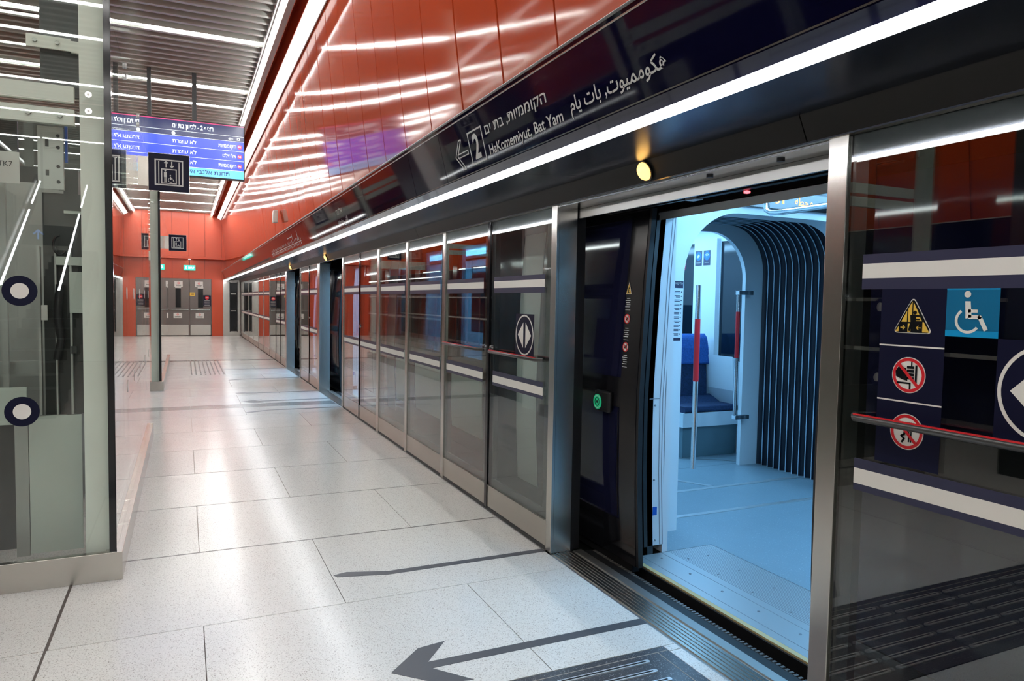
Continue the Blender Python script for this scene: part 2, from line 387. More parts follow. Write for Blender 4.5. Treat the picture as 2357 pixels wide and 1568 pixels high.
struct(tb.build('trim_1', M_DARK))
struct(MB().box(5.9, 6.0, -12, 32, -1.3, 5.2).build('wall_track', M_DARK))

# ================================================================ CEILING
cz = 4.6; XC0, XC1 = -3.36, .90
ce = MB().box(-7, 6, -12, 32, 4.95, 5.05, M_CEILBK)
light_y = [12.72, 11.62, 9.37, 7.15, 6.0, 3.75, 1.5, -.54, -1.71, -3.97, -6.13, -8.53, 15.2, 16.15, 17.95, 20.2, 21.45, 22.52, 23.76, 25.99, 28.38]
y = -10.9
slat_y = [8.272+.2075*k for k in range(-92, 101)]
for sy in slat_y:
    if any(abs(sy-ly) < .1 for ly in light_y): continue
    ce.box(XC0, XC1, sy-.028, sy+.028, cz-.0, cz+.14, M_SLAT)
ce.box(.90, .925, -12, 29.5, cz-.03, cz+.1, M_GREYP).box(-3.385, -3.36, -12, 29.5, cz-.03, cz+.1, M_GREYP)
struct(ce.build('ceiling'))
first = None
def ords(i): return ['first', 'second', 'third', 'fourth', 'fifth', 'sixth', 'seventh', 'eighth', 'ninth', 'tenth', 'eleventh', 'twelfth', 'thirteenth'][i]
ahead = sorted([v for v in light_y if v > 9]); behind = sorted([v for v in light_y if v <= 9], reverse=True)
for ly in ahead+behind:
    if first is None:
        first = thing('ceiling_light', '', 'ceiling light', (-1.2, ly, cz), 'slim cross lights between the ceiling slats')
        MB().box(XC0, XC1, ly-.026, ly+.026, cz+.005, cz+.07).build('housing', M_SLAT, first)
        MB().box(XC0+.01, XC1-.01, ly-.014, ly+.014, cz-.008, cz+.004).build('diffuser', M_CEILL, first)
        t = first
    else: t = copy_tree(first, None, (0, ly-first.location.y, 0))
    if ly in ahead: t['label'] = 'slim white cross light, %s ahead of the camera between the ceiling slats' % ords(ahead.index(ly))
    else: t['label'] = 'slim white cross light overhead, %s back from the lift front, seen only in reflections' % ords(behind.index(ly))
# long cove lights and wall washers, right and left
def mir(x): return -2.4-x
def cove(side):
    X = (lambda x: x) if side > 0 else mir
    nm = 'edge' if side > 0 else 'edge'
    t = thing('cove_light', 'long white line light along the slatted ceiling beside the '+('right red wall' if side > 0 else 'far left red wall'), 'line light', (X(.95), 9, 4.55))
    MB().box(X(.925), X(.975), -12, 29.15, 4.55, 4.60).build('housing', M_GREYP, t)
    MB().box(X(.93), X(.97), -12, 29.1, 4.538, 4.55).build('diffuser', M_COVE if side > 0 else M_COVE_DIM, t)
    MB().box(X(.971), X(.977), -12, 29.15, 4.488, 4.55).build('added_glare_lip', M_GREYP, t)  # lip added so the line light does not mirror in the red wall
    b = MB()
    pr = [(X(.975), 4.585), (X(1.065), 4.58), (X(1.065), 4.60), (X(.975), 4.605)]
    b.prism(pr, -12, 29.2, M_GREYP)
    b.prism([(X(1.065), 4.60), (X(1.15), 4.72), (X(1.16), 4.72), (X(1.08), 4.60)], -12, 29.2, M_RED)
    b.box(X(1.14), X(1.17), -12, 29.2, 4.46, 4.95, M_RED)
    struct(b.build('trim_2' if side > 0 else 'trim_3'))
    t2 = thing('wall_washer', 'broad white glowing band at the top of the '+('right red wall' if side > 0 else 'far left red wall'), 'band light', (X(1.2), 9, 4.4))
    MB().prism([(X(1.145), 4.445), (X(1.262), 4.375), (X(1.262), 4.5), (X(1.145), 4.5)], -12, 29.05, M_BAND).build('diffuser', None, t2)
    MB().prism([(X(1.262), 4.37), (X(1.272), 4.37), (X(1.272), 4.5), (X(1.262), 4.5)], -12, 29.05, M_GREYP).build('edge_trim', None, t2)
cove(1); cove(-1)

# ================================================================ RED SIDE WALLS
def red_wall(side, name):
    X = (lambda x: x) if side > 0 else mir
    prof = [(1.275, 4.42), (1.318, 3.95), (1.362, 3.5), (1.408, 3.05), (1.452, 2.7), (1.49, 2.45)]
    b = MB(); ys = [2.187+.573*k for k in range(-25, 48)]
    ys = [v for v in ys if v < 29.3]+[29.4]
    for a, c in zip(ys[:-1], ys[1:]):
        t0, t1 = random.uniform(-.0016, .0016), random.uniform(-.0016, .0016)
        g = .008
        vs = []
        for (x, z) in prof: vs += [(X(x+t0), a+g, z), (X(x+t1), c-g, z)]
        fs = [(2*i, 2*i+1, 2*i+3, 2*i+2) for i in range(len(prof)-1)]
        b.add(vs, fs, M_RED, True)
        vs2 = []
        for (x, z) in prof: vs2 += [(X(x+.012), a+g, z), (X(x+.012), c-g, z)]
        n = len(vs)
        for k in (0, 1):
            b.add([vs[2*i+k] for i in range(len(prof))]+[vs2[2*i+k] for i in range(len(prof))], [(i, i+1, len(prof)+i+1, len(prof)+i) for i in range(len(prof)-1)], M_RED)
    q = [(X(x+.012), z) for x, z in prof]+[(X(x+.06), z) for x, z in prof[::-1]]
    b.prism(q, -12, 29.5, M_GAP)
    struct(b.build(name))
red_wall(1, 'wall_right'); red_wall(-1, 'wall_left')

# ================================================================ CANOPY over the screen doors
def canopy(side):
    X = (lambda x: x) if side > 0 else mir
    lab = 'gloss navy sign canopy above the screen doors with route lettering' if side > 0 else 'gloss navy canopy over the far left screen doors'
    t = thing('sign_canopy', lab, 'canopy', (X(1.5), 3, 2.2))
    cuts = [3.88-4.2*k for k in range(1, 4)][::-1]+[3.88]+[4.48, 5.8, 7.0, 8.3, 9.1, 10.0, 12.9, 15.1, 17.4, 20, 23.3, 29.2]
    cuts = [-12]+[c for c in cuts if c > -11.5]
    b = MB()
    for a, c in zip(cuts[:-1], cuts[1:]):
        b.prism([(X(1.2975), 2.4562), (X(1.3725), 2.1634), (X(1.4000), 2.1634), (X(1.3249), 2.4562)], a+.0025, c-.0025, M_NAVY)
    b.build('fascia', None, t)
    MB().prism([(X(1.2856), 2.4589), (X(1.2975), 2.4699), (X(1.56), 2.4699), (X(1.56), 2.4562), (X(1.2975), 2.4562)], -12, 29.2).build('top_trim', M_STEEL_D, t)
    MB().prism([(X(1.2979), 2.4406), (X(1.3016), 2.4392), (X(1.3025), 2.4356), (X(1.2988), 2.4370)], -12, 29.2).build('pinstripe', M_STEEL, t)
    MB().prism([(X(1.3693), 2.1707), (X(1.3725), 2.1716), (X(1.3739), 2.1670), (X(1.3707), 2.1661)], -12, 29.2).build('pinstripe', M_STEEL, t)
    MB().prism([(X(1.3725), 2.1625), (X(1.4137), 2.1359), (X(1.4274), 2.1405), (X(1.3908), 2.1771)], -12, 29.2).build('lower_lip', M_NAVY, t)
    b = MB(); cu = [-12]+[-6+4.6*k for k in range(0, 8)]+[29.2]
    for a, c in zip(cu[:-1], cu[1:]): b.prism([(X(1.4490), 2.1230), (X(1.92), 2.158), (X(1.92), 2.175), (X(1.4411), 2.1268)], a+.002, c-.002)
    b.build('soffit', M_UNDER, t)
    b = MB(); cu = [-12]+[1.85-4.6, 1.85]+[1.85+4.5*k for k in range(1, 6)]+[29.2]
    for a, c in zip(cu[:-1], cu[1:]): b.prism([(X(1.925), 2.162), (X(1.968), 2.072), (X(2.02), 2.072), (X(2.02), 2.175), (X(1.925), 2.175)], a+.0025, c-.0025)
    b.build('header_beam', M_BEAM, t)
    MB().prism([(X(1.968), 2.072), (X(1.966), 2.066), (X(1.986), 2.064), (X(1.986), 2.072)], -12, 29.2).build('steel_lip', M_STEEL, t)
    MB().prism([(X(1.3999), 2.4555), (X(1.4274), 2.1496), (X(1.9), 2.18), (X(2.02), 2.18), (X(2.02), 2.4555)], -12, 29.2).build('core', M_DARK, t)
    if side > 0: MB().prism([(X(1.4155), 2.1350), (X(1.4290), 2.1110), (X(1.4440), 2.1120), (X(1.4480), 2.1270), (X(1.4274), 2.1405)], -12, 29.15).build('led_line', M_LED, t, label='glowing white line light')
    return t
can = canopy(1); canopy(-1)
# lettering on the fascia
K = .915
FD = Vector((1.418-1.50, 0, 2.545-2.225)).normalized()
fp = Plane((1.3725-.0005, 4.0*K, 2.1634), (0, -1, 0), FD)      # u = 4.0 - y
FV = lambda z: (z-2.225)/FD.z*K
U = lambda y: (4.0-y)*K
# arrow
shape(fp, path([(U(3.93), FV(2.425)), (U(4.02), FV(2.345)), (U(3.93), FV(2.265))], .007)+path([(U(3.895), FV(2.425)), (U(3.985), FV(2.345)), (U(3.895), FV(2.265))], .007)+[seg((U(3.93), FV(2.425)), (U(3.895), FV(2.425)), .007), seg((U(3.93), FV(2.265)), (U(3.895), FV(2.265)), .007)]
      + path([(U(3.985), FV(2.355)), (U(3.82), FV(2.355)), (U(3.82), FV(2.335)), (U(3.985), FV(2.335))], .006), 'arrow_mark', M_LETTER, can, label='pale outlined arrow pointing left')
shape(fp, frame(U(3.79), U(3.585), FV(2.265), FV(2.44), .008), 'number_frame', M_LETTER, can, label='pale square frame around the numeral')
text(fp, '2', (U(3.79)+U(3.585))/2, FV(2.293), .115, M_LETTER, can, align='c', width=.08, bold=.03, name='numeral', label='pale numeral two')
text(fp, HEB('הקוממיות, בת ים'), U(3.54), FV(2.385), .045, M_LETTER, can, width=.64, bold=.014, label='pale Hebrew lettering')
text(fp, 'HaKomemiyut, Bat Yam', U(3.53), FV(2.28), .046, M_LETTER, can, width=.735, bold=.014, label='pale Latin lettering')
AR = '\uFEEB\uFEDC\uFEEE\uFEE3\uFEE4\uFEF4\uFEEE\uFE95, \uFE91\uFE8E\uFE95 \uFEF3\uFE8E\uFEE1'
text(fp, AR[::-1], U(2.655), FV(2.30), .052, M_LETTER, can, width=.60, bold=.012, label='pale Arabic lettering')
text(fp, HEB('אלנבי'), U(7.62), FV(2.375), .055, M_LETTER, can, width=.27, label='pale Hebrew station lettering')
text(fp, 'Allenby', U(7.62), FV(2.28), .035, M_LETTER, can, width=.23, label='pale Latin station lettering')
text(fp, '\uFE8D\uFEDF\uFEE8\uFE92\uFEF2'[::-1], U(7.33), FV(2.28), .045, M_LETTER, can, width=.155, label='pale Arabic station lettering')
# small route map further along
mp = [seg((U(13.9), FV(2.30)), (U(10.25), FV(2.30)), .012)]
for k in range(26):
    yy = 13.8-k*.14; mp.append(rect(U(yy), U(yy-.03), FV(2.318), FV(2.345+.03*((k*7) % 5)/5))); mp.append(rect(U(yy), U(yy-.05), FV(2.255), FV(2.285)))
mp += [seg((U(11.5), FV(2.41)), (U(11.0), FV(2.41)), .012), seg((U(11.0), FV(2.44)), (U(11.0), FV(2.36)), .012), seg((U(10.5), FV(2.33)), (U(10.5), FV(2.45)), .02)]
shape(fp, mp, 'route_map', M_LETTER, can, label='fine pale route map diagram')
# small canopy exit sign further along the wall
def flat_box(parent, x0, x1, y0, y1, z0, z1, name, m): return MB().box(x0, x1, y0, y1, z0, z1).build(name, m, parent)

# amber door lamps
aml = ['round amber lamp on the canopy beam above the near open door', 'round amber lamp above the second doorway along the platform', 'round amber lamp above the farthest doorway']
for i, yy in enumerate((2.769, 10.93, 14.84)):
    t = thing('door_indicator_lamp', aml[i], 'indicator lamp', (1.947, yy, 2.117), 'amber lamps above the platform doors')
    n = Vector((-.9, 0, -.43)).normalized(); c = Vector((1.938, yy, 2.115))
    b = MB()
    rr = [(.044, 0), (.043, .008), (.036, .018), (.022, .025), (.001, .028)]
    p = Vector((0, 1, 0)); q = n.cross(p)
    b.grid(lambda a, s_: c+(p*math.cos(2*math.pi*a)+q*math.sin(2*math.pi*a))*rr[int(round(s_*4))][0]+n*rr[int(round(s_*4))][1], 24, 4, M_AMBER)
    b.build('lens', None, t)
    b = MB(); b.cyl(c-n*.001, c+n*.004, .049, M_BLACK, 24); b.build('bezel', None, t)

# ================================================================ PLATFORM SCREEN PANELS
def dpl(y0, y1): pass
GR = 'glass panels of the platform screen'
def panel(y0, y1, label, border=.035, dark_near=0, dark_far=0, stripes=True, mull=None, lock=None, bar=False, zt=2.064):
    """glass panel from y0 to y1 (y0 nearer)"""
    t = thing('platform_screen', label, 'glass screen', (PX, (y0+y1)/2, 0), GR)
    MB().box(PX+.002, PX+.014, y0, y1, .175, zt).build('glass_pane', M_PSDG, t)
    b = MB().box(PX, PX+.03, y0, y1, .02, .175).build('kick_plate', M_KICK, t)
    MB().box(PX-.004, PX+.03, y0, y1, -.002, .019).build('base_channel', M_BLACK, t)
    fr = MB()
    bn, bf = max(border, dark_near), max(border, dark_far)
    fr.box(PX+.0145, PX+.05, y0, y0+bn, .175, zt).box(PX+.0145, PX+.05, y1-bf, y1, .175, zt)
    fr.box(PX+.0145, PX+.03, y0+bn, y1-bf, zt-.075, zt).box(PX+.0145, PX+.03, y0+bn, y1-bf, .175, .23)
    fr.build('black_frame', M_BLACK, t)
    if stripes:
        a, c = y0+bn*.9+.01, y1-bf*.9-.01; pl = psd_plane(c, 0, PX+.002)
        for k, (z0, z1, n0, n1) in enumerate(((1.595, 1.642, 1.560, 1.672), (.930, .980, .908, 1.012))):
            shape(pl, [rect(0, c-a, n0, z0), rect(0, c-a, z1, n1)], 'navy_stripe', M_NAVYD, t, e=.0008)
            shape(pl, [rect(0, c-a, z0, z1)], 'white_stripe', M_WHITE, t, e=.0008)
    if mull:
        for (m0, m1, mm) in mull: MB().box(PX-.006, PX+.05, m0, m1, 0, zt).build('mullion', mm, t, bevel=.002)
    if lock:
        for ly in lock:
            k = MB().cyl((PX-.008, ly, 1.168), (PX+.004, ly, 1.168), .02, M_CHROME, 20).cyl((PX-.011, ly, 1.168), (PX-.008, ly, 1.168), .009, M_BLACK, 12).build('lock', None, t)
    if bar:
        bb = MB().tube([(PX-.001, y1-bf-.0, 1.150), (PX-.04, y1-bf-.03, 1.150), (PX-.04, y0+bn+.03, 1.150), (PX-.001, y0+bn, 1.150)], .012, M_BAR)
        bb.build('push_bar', None, t)
        MB().box(PX-.047, PX-.033, y0+bn+.03, y1-bf-.03, 1.160, 1.1632).build('red_strip', M_REDD, t, label='thin red strip on the push bar')
    return t
ST, DK = M_STEEL, M_GLOSSBLK
nearp = panel(-.25, 1.683, 'near glass panel at right with warning pictograms and a blue wheelchair sign', dark_far=.06, bar=True)
panel(-2.3, -.3, 'glass panel beside the camera, nearer than the warning signs', mull=[(-.3, -.25, ST)])
pA = panel(3.757, 4.69, 'glass panel with a double arrow sign, first beyond the near open doorway', dark_near=.09, dark_far=.06, lock=[4.655], bar=True, mull=[(4.69, 4.735, DK)])
pB = panel(4.735, 5.65, 'glass panel with a round lock, second beyond the near open doorway', dark_near=.08, lock=[4.79], bar=True, mull=[(5.65, 5.715, ST)])
panel(5.715, 6.745, 'third glass panel beyond the near open doorway, between steel mullions', dark_near=.07, dark_far=.06, mull=[(6.745, 6.815, ST)])
panel(6.815, 7.87, 'fourth glass panel beyond the near open doorway', dark_near=.05, dark_far=.05, mull=[(7.87, 7.965, ST)])
panel(7.965, 8.85, 'fifth glass panel beyond the near open doorway, two before the second doorway', mull=[(8.85, 8.885, DK)], lock=[8.83])
panel(8.885, 9.835, 'glass panel ending at the near side of the second doorway')
panel(11.93, 12.80, 'glass panel just past the second doorway', mull=[(12.80, 12.84, DK)], lock=[12.78])
panel(12.84, 13.80, 'glass panel ending at the near side of the third doorway')
panel(16.0, 16.87, 'glass panel just past the third doorway', mull=[(16.87, 16.91, DK)])
panel(16.91, 17.78, 'second glass panel past the third doorway', mull=[(17.78, 17.82, DK)])
panel(17.82, 19.12, 'narrow glass panel without stripes, third past the third doorway', stripes=False, mull=[(19.12, 19.16, ST)])
for i, (a, c) in enumerate(((19.16, 20.66), (20.70, 22.18), (22.22, 23.93), (23.97, 25.8), (25.84, 29.1))):
    panel(a, c, ['fifth', 'fourth', 'third', 'second', 'last'][i]+(' glass panel counted back from the red end wall' if i < 4 else ' glass panel, touching the steel door beside the end wall'), mull=[(c, c+.04, ST)])
# posts at the doorways
def post(y0, y1, label, depth=.13, m=M_STEEL):
    t = thing('door_post', label, 'door post', (PX, (y0+y1)/2, 0), 'steel posts framing the platform doorways')
    MB().box(PX-.008, PX+.012, y0, y1, 0, 2.066).build('face_plate', M_STEEL, t, bevel=.002)
    MB().box(PX+.0125, PX+depth, y0+.002, y1-.002, 0, 2.066).build('side_plate', m, t)
    return t
post(1.687, 1.764, 'brushed steel post at the right edge of the near open doorway')
pp = post(3.69, 3.755, 'brushed steel post at the left edge of the near open doorway')
MB().box(PX+.132, PX+.15, 3.70, 3.75, 0, 2.066).box(PX+.155, PX+.2, 3.71, 3.78, .0, 2.066).build('rubber_seal', M_BLACK, pp)
post(9.84, 9.92, 'steel post at the near edge of the second doorway')
q = post(11.715, 11.925, 'grey steel post at the far edge of the second doorway', .16, M_STEEL)
post(13.81, 13.87, 'steel post at the near edge of the third doorway')
post(15.80, 15.995, 'grey steel post at the far edge of the third doorway', .16, M_STEEL)
# sign decals on the near panel
NP = psd_plane(1.545, 1.02, PX+.002); W_ = .21
shape(NP, [rect(0, W_, 0, .54)], 'pictogram_backing', M_NAVYS, nearp, e=.0006, label='dark navy strip of three warnings')
for v_ in (.365, .196): shape(NP, [rect(0, W_, v_, v_+.0045)], 'divider_line', M_WHITE, nearp, e=.0014)
cx, cy = .108, .444
tri = lambda r, dv=0: [(cx+r*math.cos(math.radians(a)), cy+dv+r*math.sin(math.radians(a))) for a in (90, 210, 330)]
def rtri(r, rad=.008):
    out = []
    for a in (90, 210, 330):
        c0 = (cx+(r-2*rad)*math.cos(math.radians(a)), cy+(r-2*rad)*math.sin(math.radians(a)))
        for d in (-60, -30, 0, 30, 60): out.append((c0[0]+rad*math.cos(math.radians(a+d)), c0[1]+rad*math.sin(math.radians(a+d))))
    return out
shape(NP, [rtri(.074)], 'warning_outline', M_WHITE, nearp, e=.0014)
shape(NP, [rtri(.070)], 'warning_black', M_GLOSSBLK, nearp, e=.0022)
shape(NP, [[(cx-.036, cy-.003), (cx-.018, cy-.003), (cx-.018, cy+.030)], [(cx-.014, cy-.003), (cx-.002, cy-.003), (cx-.002, cy+.058), (cx-.014, cy+.037)], [(cx+.002, cy+.020), (cx+.002, cy+.056), (cx+.022, cy+.018), (cx+.01, cy+.018)], [(cx+.012, cy), (cx+.031, cy), (cx+.024, cy+.012), (cx+.012, cy+.012)],
           [(cx-.055, cy-.033), (cx-.044, cy-.033), (cx-.044, cy-.016)], rect(cx-.014, cx-.005, cy-.033, cy-.008), [(cx+.033, cy-.033), (cx+.055, cy-.033), (cx+.036, cy-.002), (cx+.033, cy-.002)]]
      + path([(cx-.038, cy-.020), (cx-.024, cy-.020)], .0025)+path([(cx-.030, cy-.014), (cx-.024, cy-.020), (cx-.030, cy-.026)], .0025)+path([(cx+.014, cy-.020), (cx+.028, cy-.020)], .0025)+path([(cx+.020, cy-.014), (cx+.014, cy-.020), (cx+.020, cy-.026)], .0025), 'warning_yellow', M_YEL, nearp, e=.003)
shape(NP, [circ(cx+.008, cy+.025, .006, 14)]+path([(cx-.002, cy+.018), (cx+.0, cy-.004)], .010)+path([(cx+.003, cy+.013), (cx+.013, cy+.005), (cx+.024, cy+.005)], .004)+path([(cx-.003, cy-.004), (cx-.009, cy-.03)], .006)+path([(cx+.001, cy-.004), (cx+.006, cy-.03)], .006), 'warning_figure', M_GLOSSBLK, nearp, e=.0038)
for k, (px_, py_) in enumerate(((.103, .280), (.105, .108))):
    shape(NP, [circ(px_, py_, .0545, 40)], 'sign_disc', M_WHITE, nearp, e=.0014)
    shape(NP, ring(px_, py_, .0520, .009, 40), 'red_ring', M_REDD, nearp, e=.0022)
    if k == 0:
        g = [[(px_-.042, py_+.01), (px_-.03, py_+.028), (px_-.008, py_+.02), (px_-.002, py_-.018), (px_-.02, py_-.014), (px_-.04, py_-.006)]]+[rect(px_-.005, px_+.018, py_+.020-.011*i, py_+.028-.011*i) for i in range(4)]+[rect(px_+.008, px_+.012, py_+.028, py_+.042), rect(px_+.022, px_+.028, py_-.03, py_+.032), rect(px_-.036, px_+.006, py_-.027, py_-.022), rect(px_+.004, px_+.009, py_-.042, py_-.022)]
    else:
        g = [circ(px_-.002, py_+.022, .007, 14), rect(px_+.007, px_+.011, py_-.03, py_+.03), rect(px_+.014, px_+.018, py_-.03, py_+.03)]+path([(px_-.004, py_+.012), (px_-.006, py_-.008), (px_-.016, py_-.014), (px_-.006, py_-.022), (px_-.014, py_-.034)], .006)+path([(px_-.003, py_+.008), (px_+.006, py_+.002)], .004)
    shape(NP, g, 'black_figure', M_GLOSSBLK, nearp, e=.003)
    shape(NP, [seg((px_-.034, py_+.034), (px_+.034, py_-.034), .009)], 'red_bar', M_REDD, nearp, e=.0038)
WP = psd_plane(1.335, 1.424, PX+.002)
shape(WP, [rect(0, .147, 0, .136)], 'wheelchair_backing', M_BLUE, nearp, e=.0006, label='blue square sign')
shape(WP, [rect(0, .147, 0, .018)], 'blue_edge', M_BLUEL, nearp, e=.0014); shape(WP, [rect(0, .147, .132, .136)], 'blue_edge', M_BLUEL, nearp, e=.0014)
shape(WP, picto_wheelchair(.15, 0.0, -.005), 'wheelchair_mark', M_WHITE, nearp, e=.002)
def arrow_sign(pl, s, parent):
    shape(pl, [rect(0, s, 0, s)], 'arrow_backing', M_NAVYS, parent, e=.0006)
    shape(pl, ring(s/2, s/2, .48*s, .035*s, 48)+[[(.14*s, .5*s), (.44*s, .8*s), (.44*s, .2*s)], [(.86*s, .5*s), (.56*s, .8*s), (.56*s, .2*s)]], 'double_arrow', M_WHITE, parent, e=.0016)
arrow_sign(psd_plane(1.188, 1.152, PX+.002), .272, nearp)
arrow_sign(psd_plane(4.255, 1.152, PX+.002), .272, pA)

# ================================================================ DOOR OPERATORS (in the header of the near doorway) & thresholds
t = thing('door_operator', 'exposed door drive under the canopy above the near open doorway', 'door mechanism', (2.1, 2.7, 2.0))
MB().box(PX+.0, PX+.14, 1.766, 3.688, 2.055, 2.063).build('soffit_plate', M_CHROME, t)
MB().box(2.125, 2.14, 1.766, 3.688, 2.0, 2.054).build('steel_rail', M_STEEL_D, t)
MB().box(2.142, 2.20, 1.766, 3.688, 2.16, 2.178).box(2.30, 2.32, 1.766, 3.688, 2.03, 2.175).build('housing', M_BLACK, t)
b = MB().box(2.20, 2.235, 1.80, 2.75, 2.005, 2.035)
b.build('guide_bar', M_BEAM, t)
b = MB()
for k in range(30): b.box(2.196, 2.20, 1.88+k*.018, 1.888+k*.018, 2.018, 2.024)
b.build('tooth_rack', M_GALV, t)
MB().box(2.19, 2.24, 2.72, 2.79, 2.0, 2.04).build('carriage', M_GALV, t)
MB().box(2.24, 2.26, 2.43, 2.45, 1.995, 2.005).build('red_pilot_light', mat('red pilot', (1, .1, .1), .3, emit=3, ecol=(1, .1, .12)), t)
for k, yy in enumerate((2.05, 2.45)):
    MB().cyl((2.05, yy, 2.055), (2.05, yy, 2.047), .015, M_BLACK, 16).build('sensor', None, t)
def threshold(y0, y1, label):
    t = thing('door_threshold', label, 'threshold', (2.09, (y0+y1)/2, -.01), 'steel thresholds at the platform doorways')
    MB().box(1.970, 2.19, y0, y1, -.06, -.0055).build('sill_plate', M_STEEL_D, t)
    b = MB()
    for k in range(6): b.box(1.990+.023*k, 2.006+.023*k, y0, y1, -.0055, 0)
    b.build('tread_rib', M_STEEL, t)
    MB().box(2.137, 2.19, y0, y1, -.0055, .001).build('flat_strip', M_STEEL_D, t)
    MB().box(2.191, 2.265, y0, y1, -.06, -.012).build('gap_filler', M_BLACK, t)
    b = MB(); n = int((y1-y0)/.024)
    for k in range(n): b.box(2.262, 2.283, y0+.024*k, y0+.024*k+.013, -.03, -.010)
    b.build('comb_edge', M_TACSTUD, t)
threshold(1.766, 3.688, 'worn steel threshold with ribs at the near open doorway')
threshold(9.92, 11.715, 'steel threshold at the second doorway')
threshold(13.87, 15.80, 'steel threshold at the third doorway')

# ================================================================ FLOOR MARKS
FP = Plane((0, 0, 0), (1, 0, 0), (0, 1, 0))
def fmark(polys, name, label, cat='floor marking', group='dark boarding marks on the floor'):
    o = shape(FP, polys, name, M_FLDEC, None, e=.0012, th=.001); tag(o, label, cat, group); return o
def arrow(yc, w, x0, x1): return [[(x0, yc), (x0+.16, yc+.155), (x0+.29, yc+.175), (x0+.165, yc+w/2), (x1, yc+w/2), (x1, yc-w/2), (x0+.165, yc-w/2), (x0+.29, yc-.175), (x0+.16, yc-.155)]]
fmark(arrow(2.722, .055, .745, 1.968), 'floor_arrow', 'large dark arrow on the floor pointing away from the near open doorway')
fmark([[(.725, 3.835), (.80, 3.855), (1.02, 3.785), (1.968, 3.785), (1.968, 3.735), (1.01, 3.735), (.74, 3.80)]], 'floor_line', 'dark kinked line on the floor from the near doorway left post')
fmark(arrow(10.83, .06, .74, 1.968), 'floor_arrow', 'dark floor arrow pointing away from the second doorway')
fmark([[(.72, 9.80), (.80, 9.78), (1.02, 9.90), (1.968, 9.90), (1.968, 9.95), (1.01, 9.95), (.74, 9.84)]], 'floor_line', 'dark kinked floor line at the near edge of the second doorway')
fmark([[(.72, 11.86), (.80, 11.90), (1.02, 11.81), (1.968, 11.81), (1.968, 11.75), (1.01, 11.75), (.74, 11.81)]], 'floor_line', 'dark kinked floor line at the far edge of the second doorway')
fmark([[(.72, 13.72), (1.02, 13.84), (1.968, 13.84), (1.968, 13.90), (1.01, 13.90), (.72, 13.80)]], 'floor_line', 'dark kinked floor line at the near edge of the third doorway')
fmark([[(.72, 15.95), (1.02, 15.86), (1.968, 15.86), (1.968, 15.80), (1.01, 15.80), (.72, 15.87)]], 'floor_line', 'dark kinked floor line at the far edge of the third doorway')
t = thing('tactile_paving', 'dark speckled slab with steel tactile ridges beside the near doorway', 'tactile paving', (.7, 2.17, 0))
MB().box(-.530, 1.899, 1.863, 2.481, -.03, .0008).build('slab', M_SLAB, t)
MB().box(-.530, 1.899, 2.442, 2.446, 0, .0014).box(1.842, 1.846, 1.863, 2.442, 0, .0014).build('inlay_line', M_GROUT, t)
for k in range(7):
    yy = 2.392-k*.075
    for c_ in range(5):
        x1 = 1.765-.48*c_-(.0 if k % 2 == 0 else .015); x0 = x1-.44
        b = MB(); n = 10; pts = [(x1-.011+.011*math.cos(math.radians(-90+180*i/n)), yy+.011*math.sin(math.radians(-90+180*i/n))) for i in range(n+1)]
        pts += [(x0+.011-.011*math.cos(math.radians(-90+180*i/n)), yy-.011*math.sin(math.radians(-90+180*i/n))) for i in range(n+1)]
        b.prism(pts, .0008, .006, M_RIDGE, ax='z'); b.box(x0+.02, x1-.02, yy-.0035, yy+.0035, .0055, .0068, M_BLACK)
        b.build('ridge', None, t)
t = thing('tactile_paving', 'rows of small dark studs on the floor near the far dark band', 'tactile paving', (.4, 16.5, 0))
for k in range(8):
    b = MB(); xx = .12+.082*k
    for j in range(18): b.box(xx-.013, xx+.013, 14.85+j*.2, 14.95+j*.2, 0, .005)
    b.build('stud_row', M_TACSTUD, t)
o = MB().box(-.8, 1.95, 18.255, 18.262, .0, .001).build('floor_inlay', M_TACSTUD); tag(o, 'thin metal inlay beside the dark floor band near the end wall', 'floor inlay')

# ================================================================ TRAIN
def XO(z):   # outer body profile
    P = [(-.9, 2.62), (0, 2.515), (.5, 2.49), (.95, 2.485), (1.65, 2.515), (2.05, 2.545), (2.4, 2.60), (2.9, 2.8)]
    for (a, x), (b_, x2) in zip(P[:-1], P[1:]):
        if z <= b_: return x+(x2-x)*(z-a)/(b_-a)
    return P[-1][1]
tr = thing('train', 'light rail train with its doors open, pale blue lit interior with dark gangway bellows', 'train', (3.7, 3, 0))
def skin(b, y0, y1, z0, z1, m, d=0.0, th=.04, inner=None):
    nz = max(1, int((z1-z0)/.2)); zs = [z0+(z1-z0)*i/nz for i in range(nz+1)]
    pts = [(XO(z)+d, z) for z in zs]+[(XO(z)+d+th, z) for z in zs[::-1]]
    b.prism(pts, y0, y1, m)
doors = [(1.85, 3.46), (9.98, 11.85), (13.8, 15.75)]
wins = [(6.05, 6.85), (7.25, 8.10), (8.3, 8.95), (-.2, .75), (12.2, 12.7), (16.3, 17.2), (17.6, 18.5), (18.9, 19.8)]
ext = MB()
solid = [(-3, 1.85), (3.46, 9.98), (11.85, 13.8), (15.75, 21.0)]
for a, c in solid:
    skin(ext, a, c, -.9, 0.0, M_TRB)
    skin(ext, a, c, 2.05, 2.9, M_TRB)
    ws = sorted([w_ for w_ in wins if a < w_[0] < c]); yy = a
    for w0, w1 in ws:
        skin(ext, yy, w0, 0, 2.05, M_TRB); skin(ext, w0, w1, 0.0, .93, M_TRB); yy = w1
    skin(ext, yy, c, 0, 2.05, M_TRB)
for a, c in doors: skin(ext, a, c, 2.03, 2.9, M_TRB)
ext.build('body_shell', None, tr)
b = MB()
for w0, w1 in wins:
    if 5 < w0 < 9: skin(b, w0-.02, w1+.02, .22, .88, M_TRP, -.004, .003)
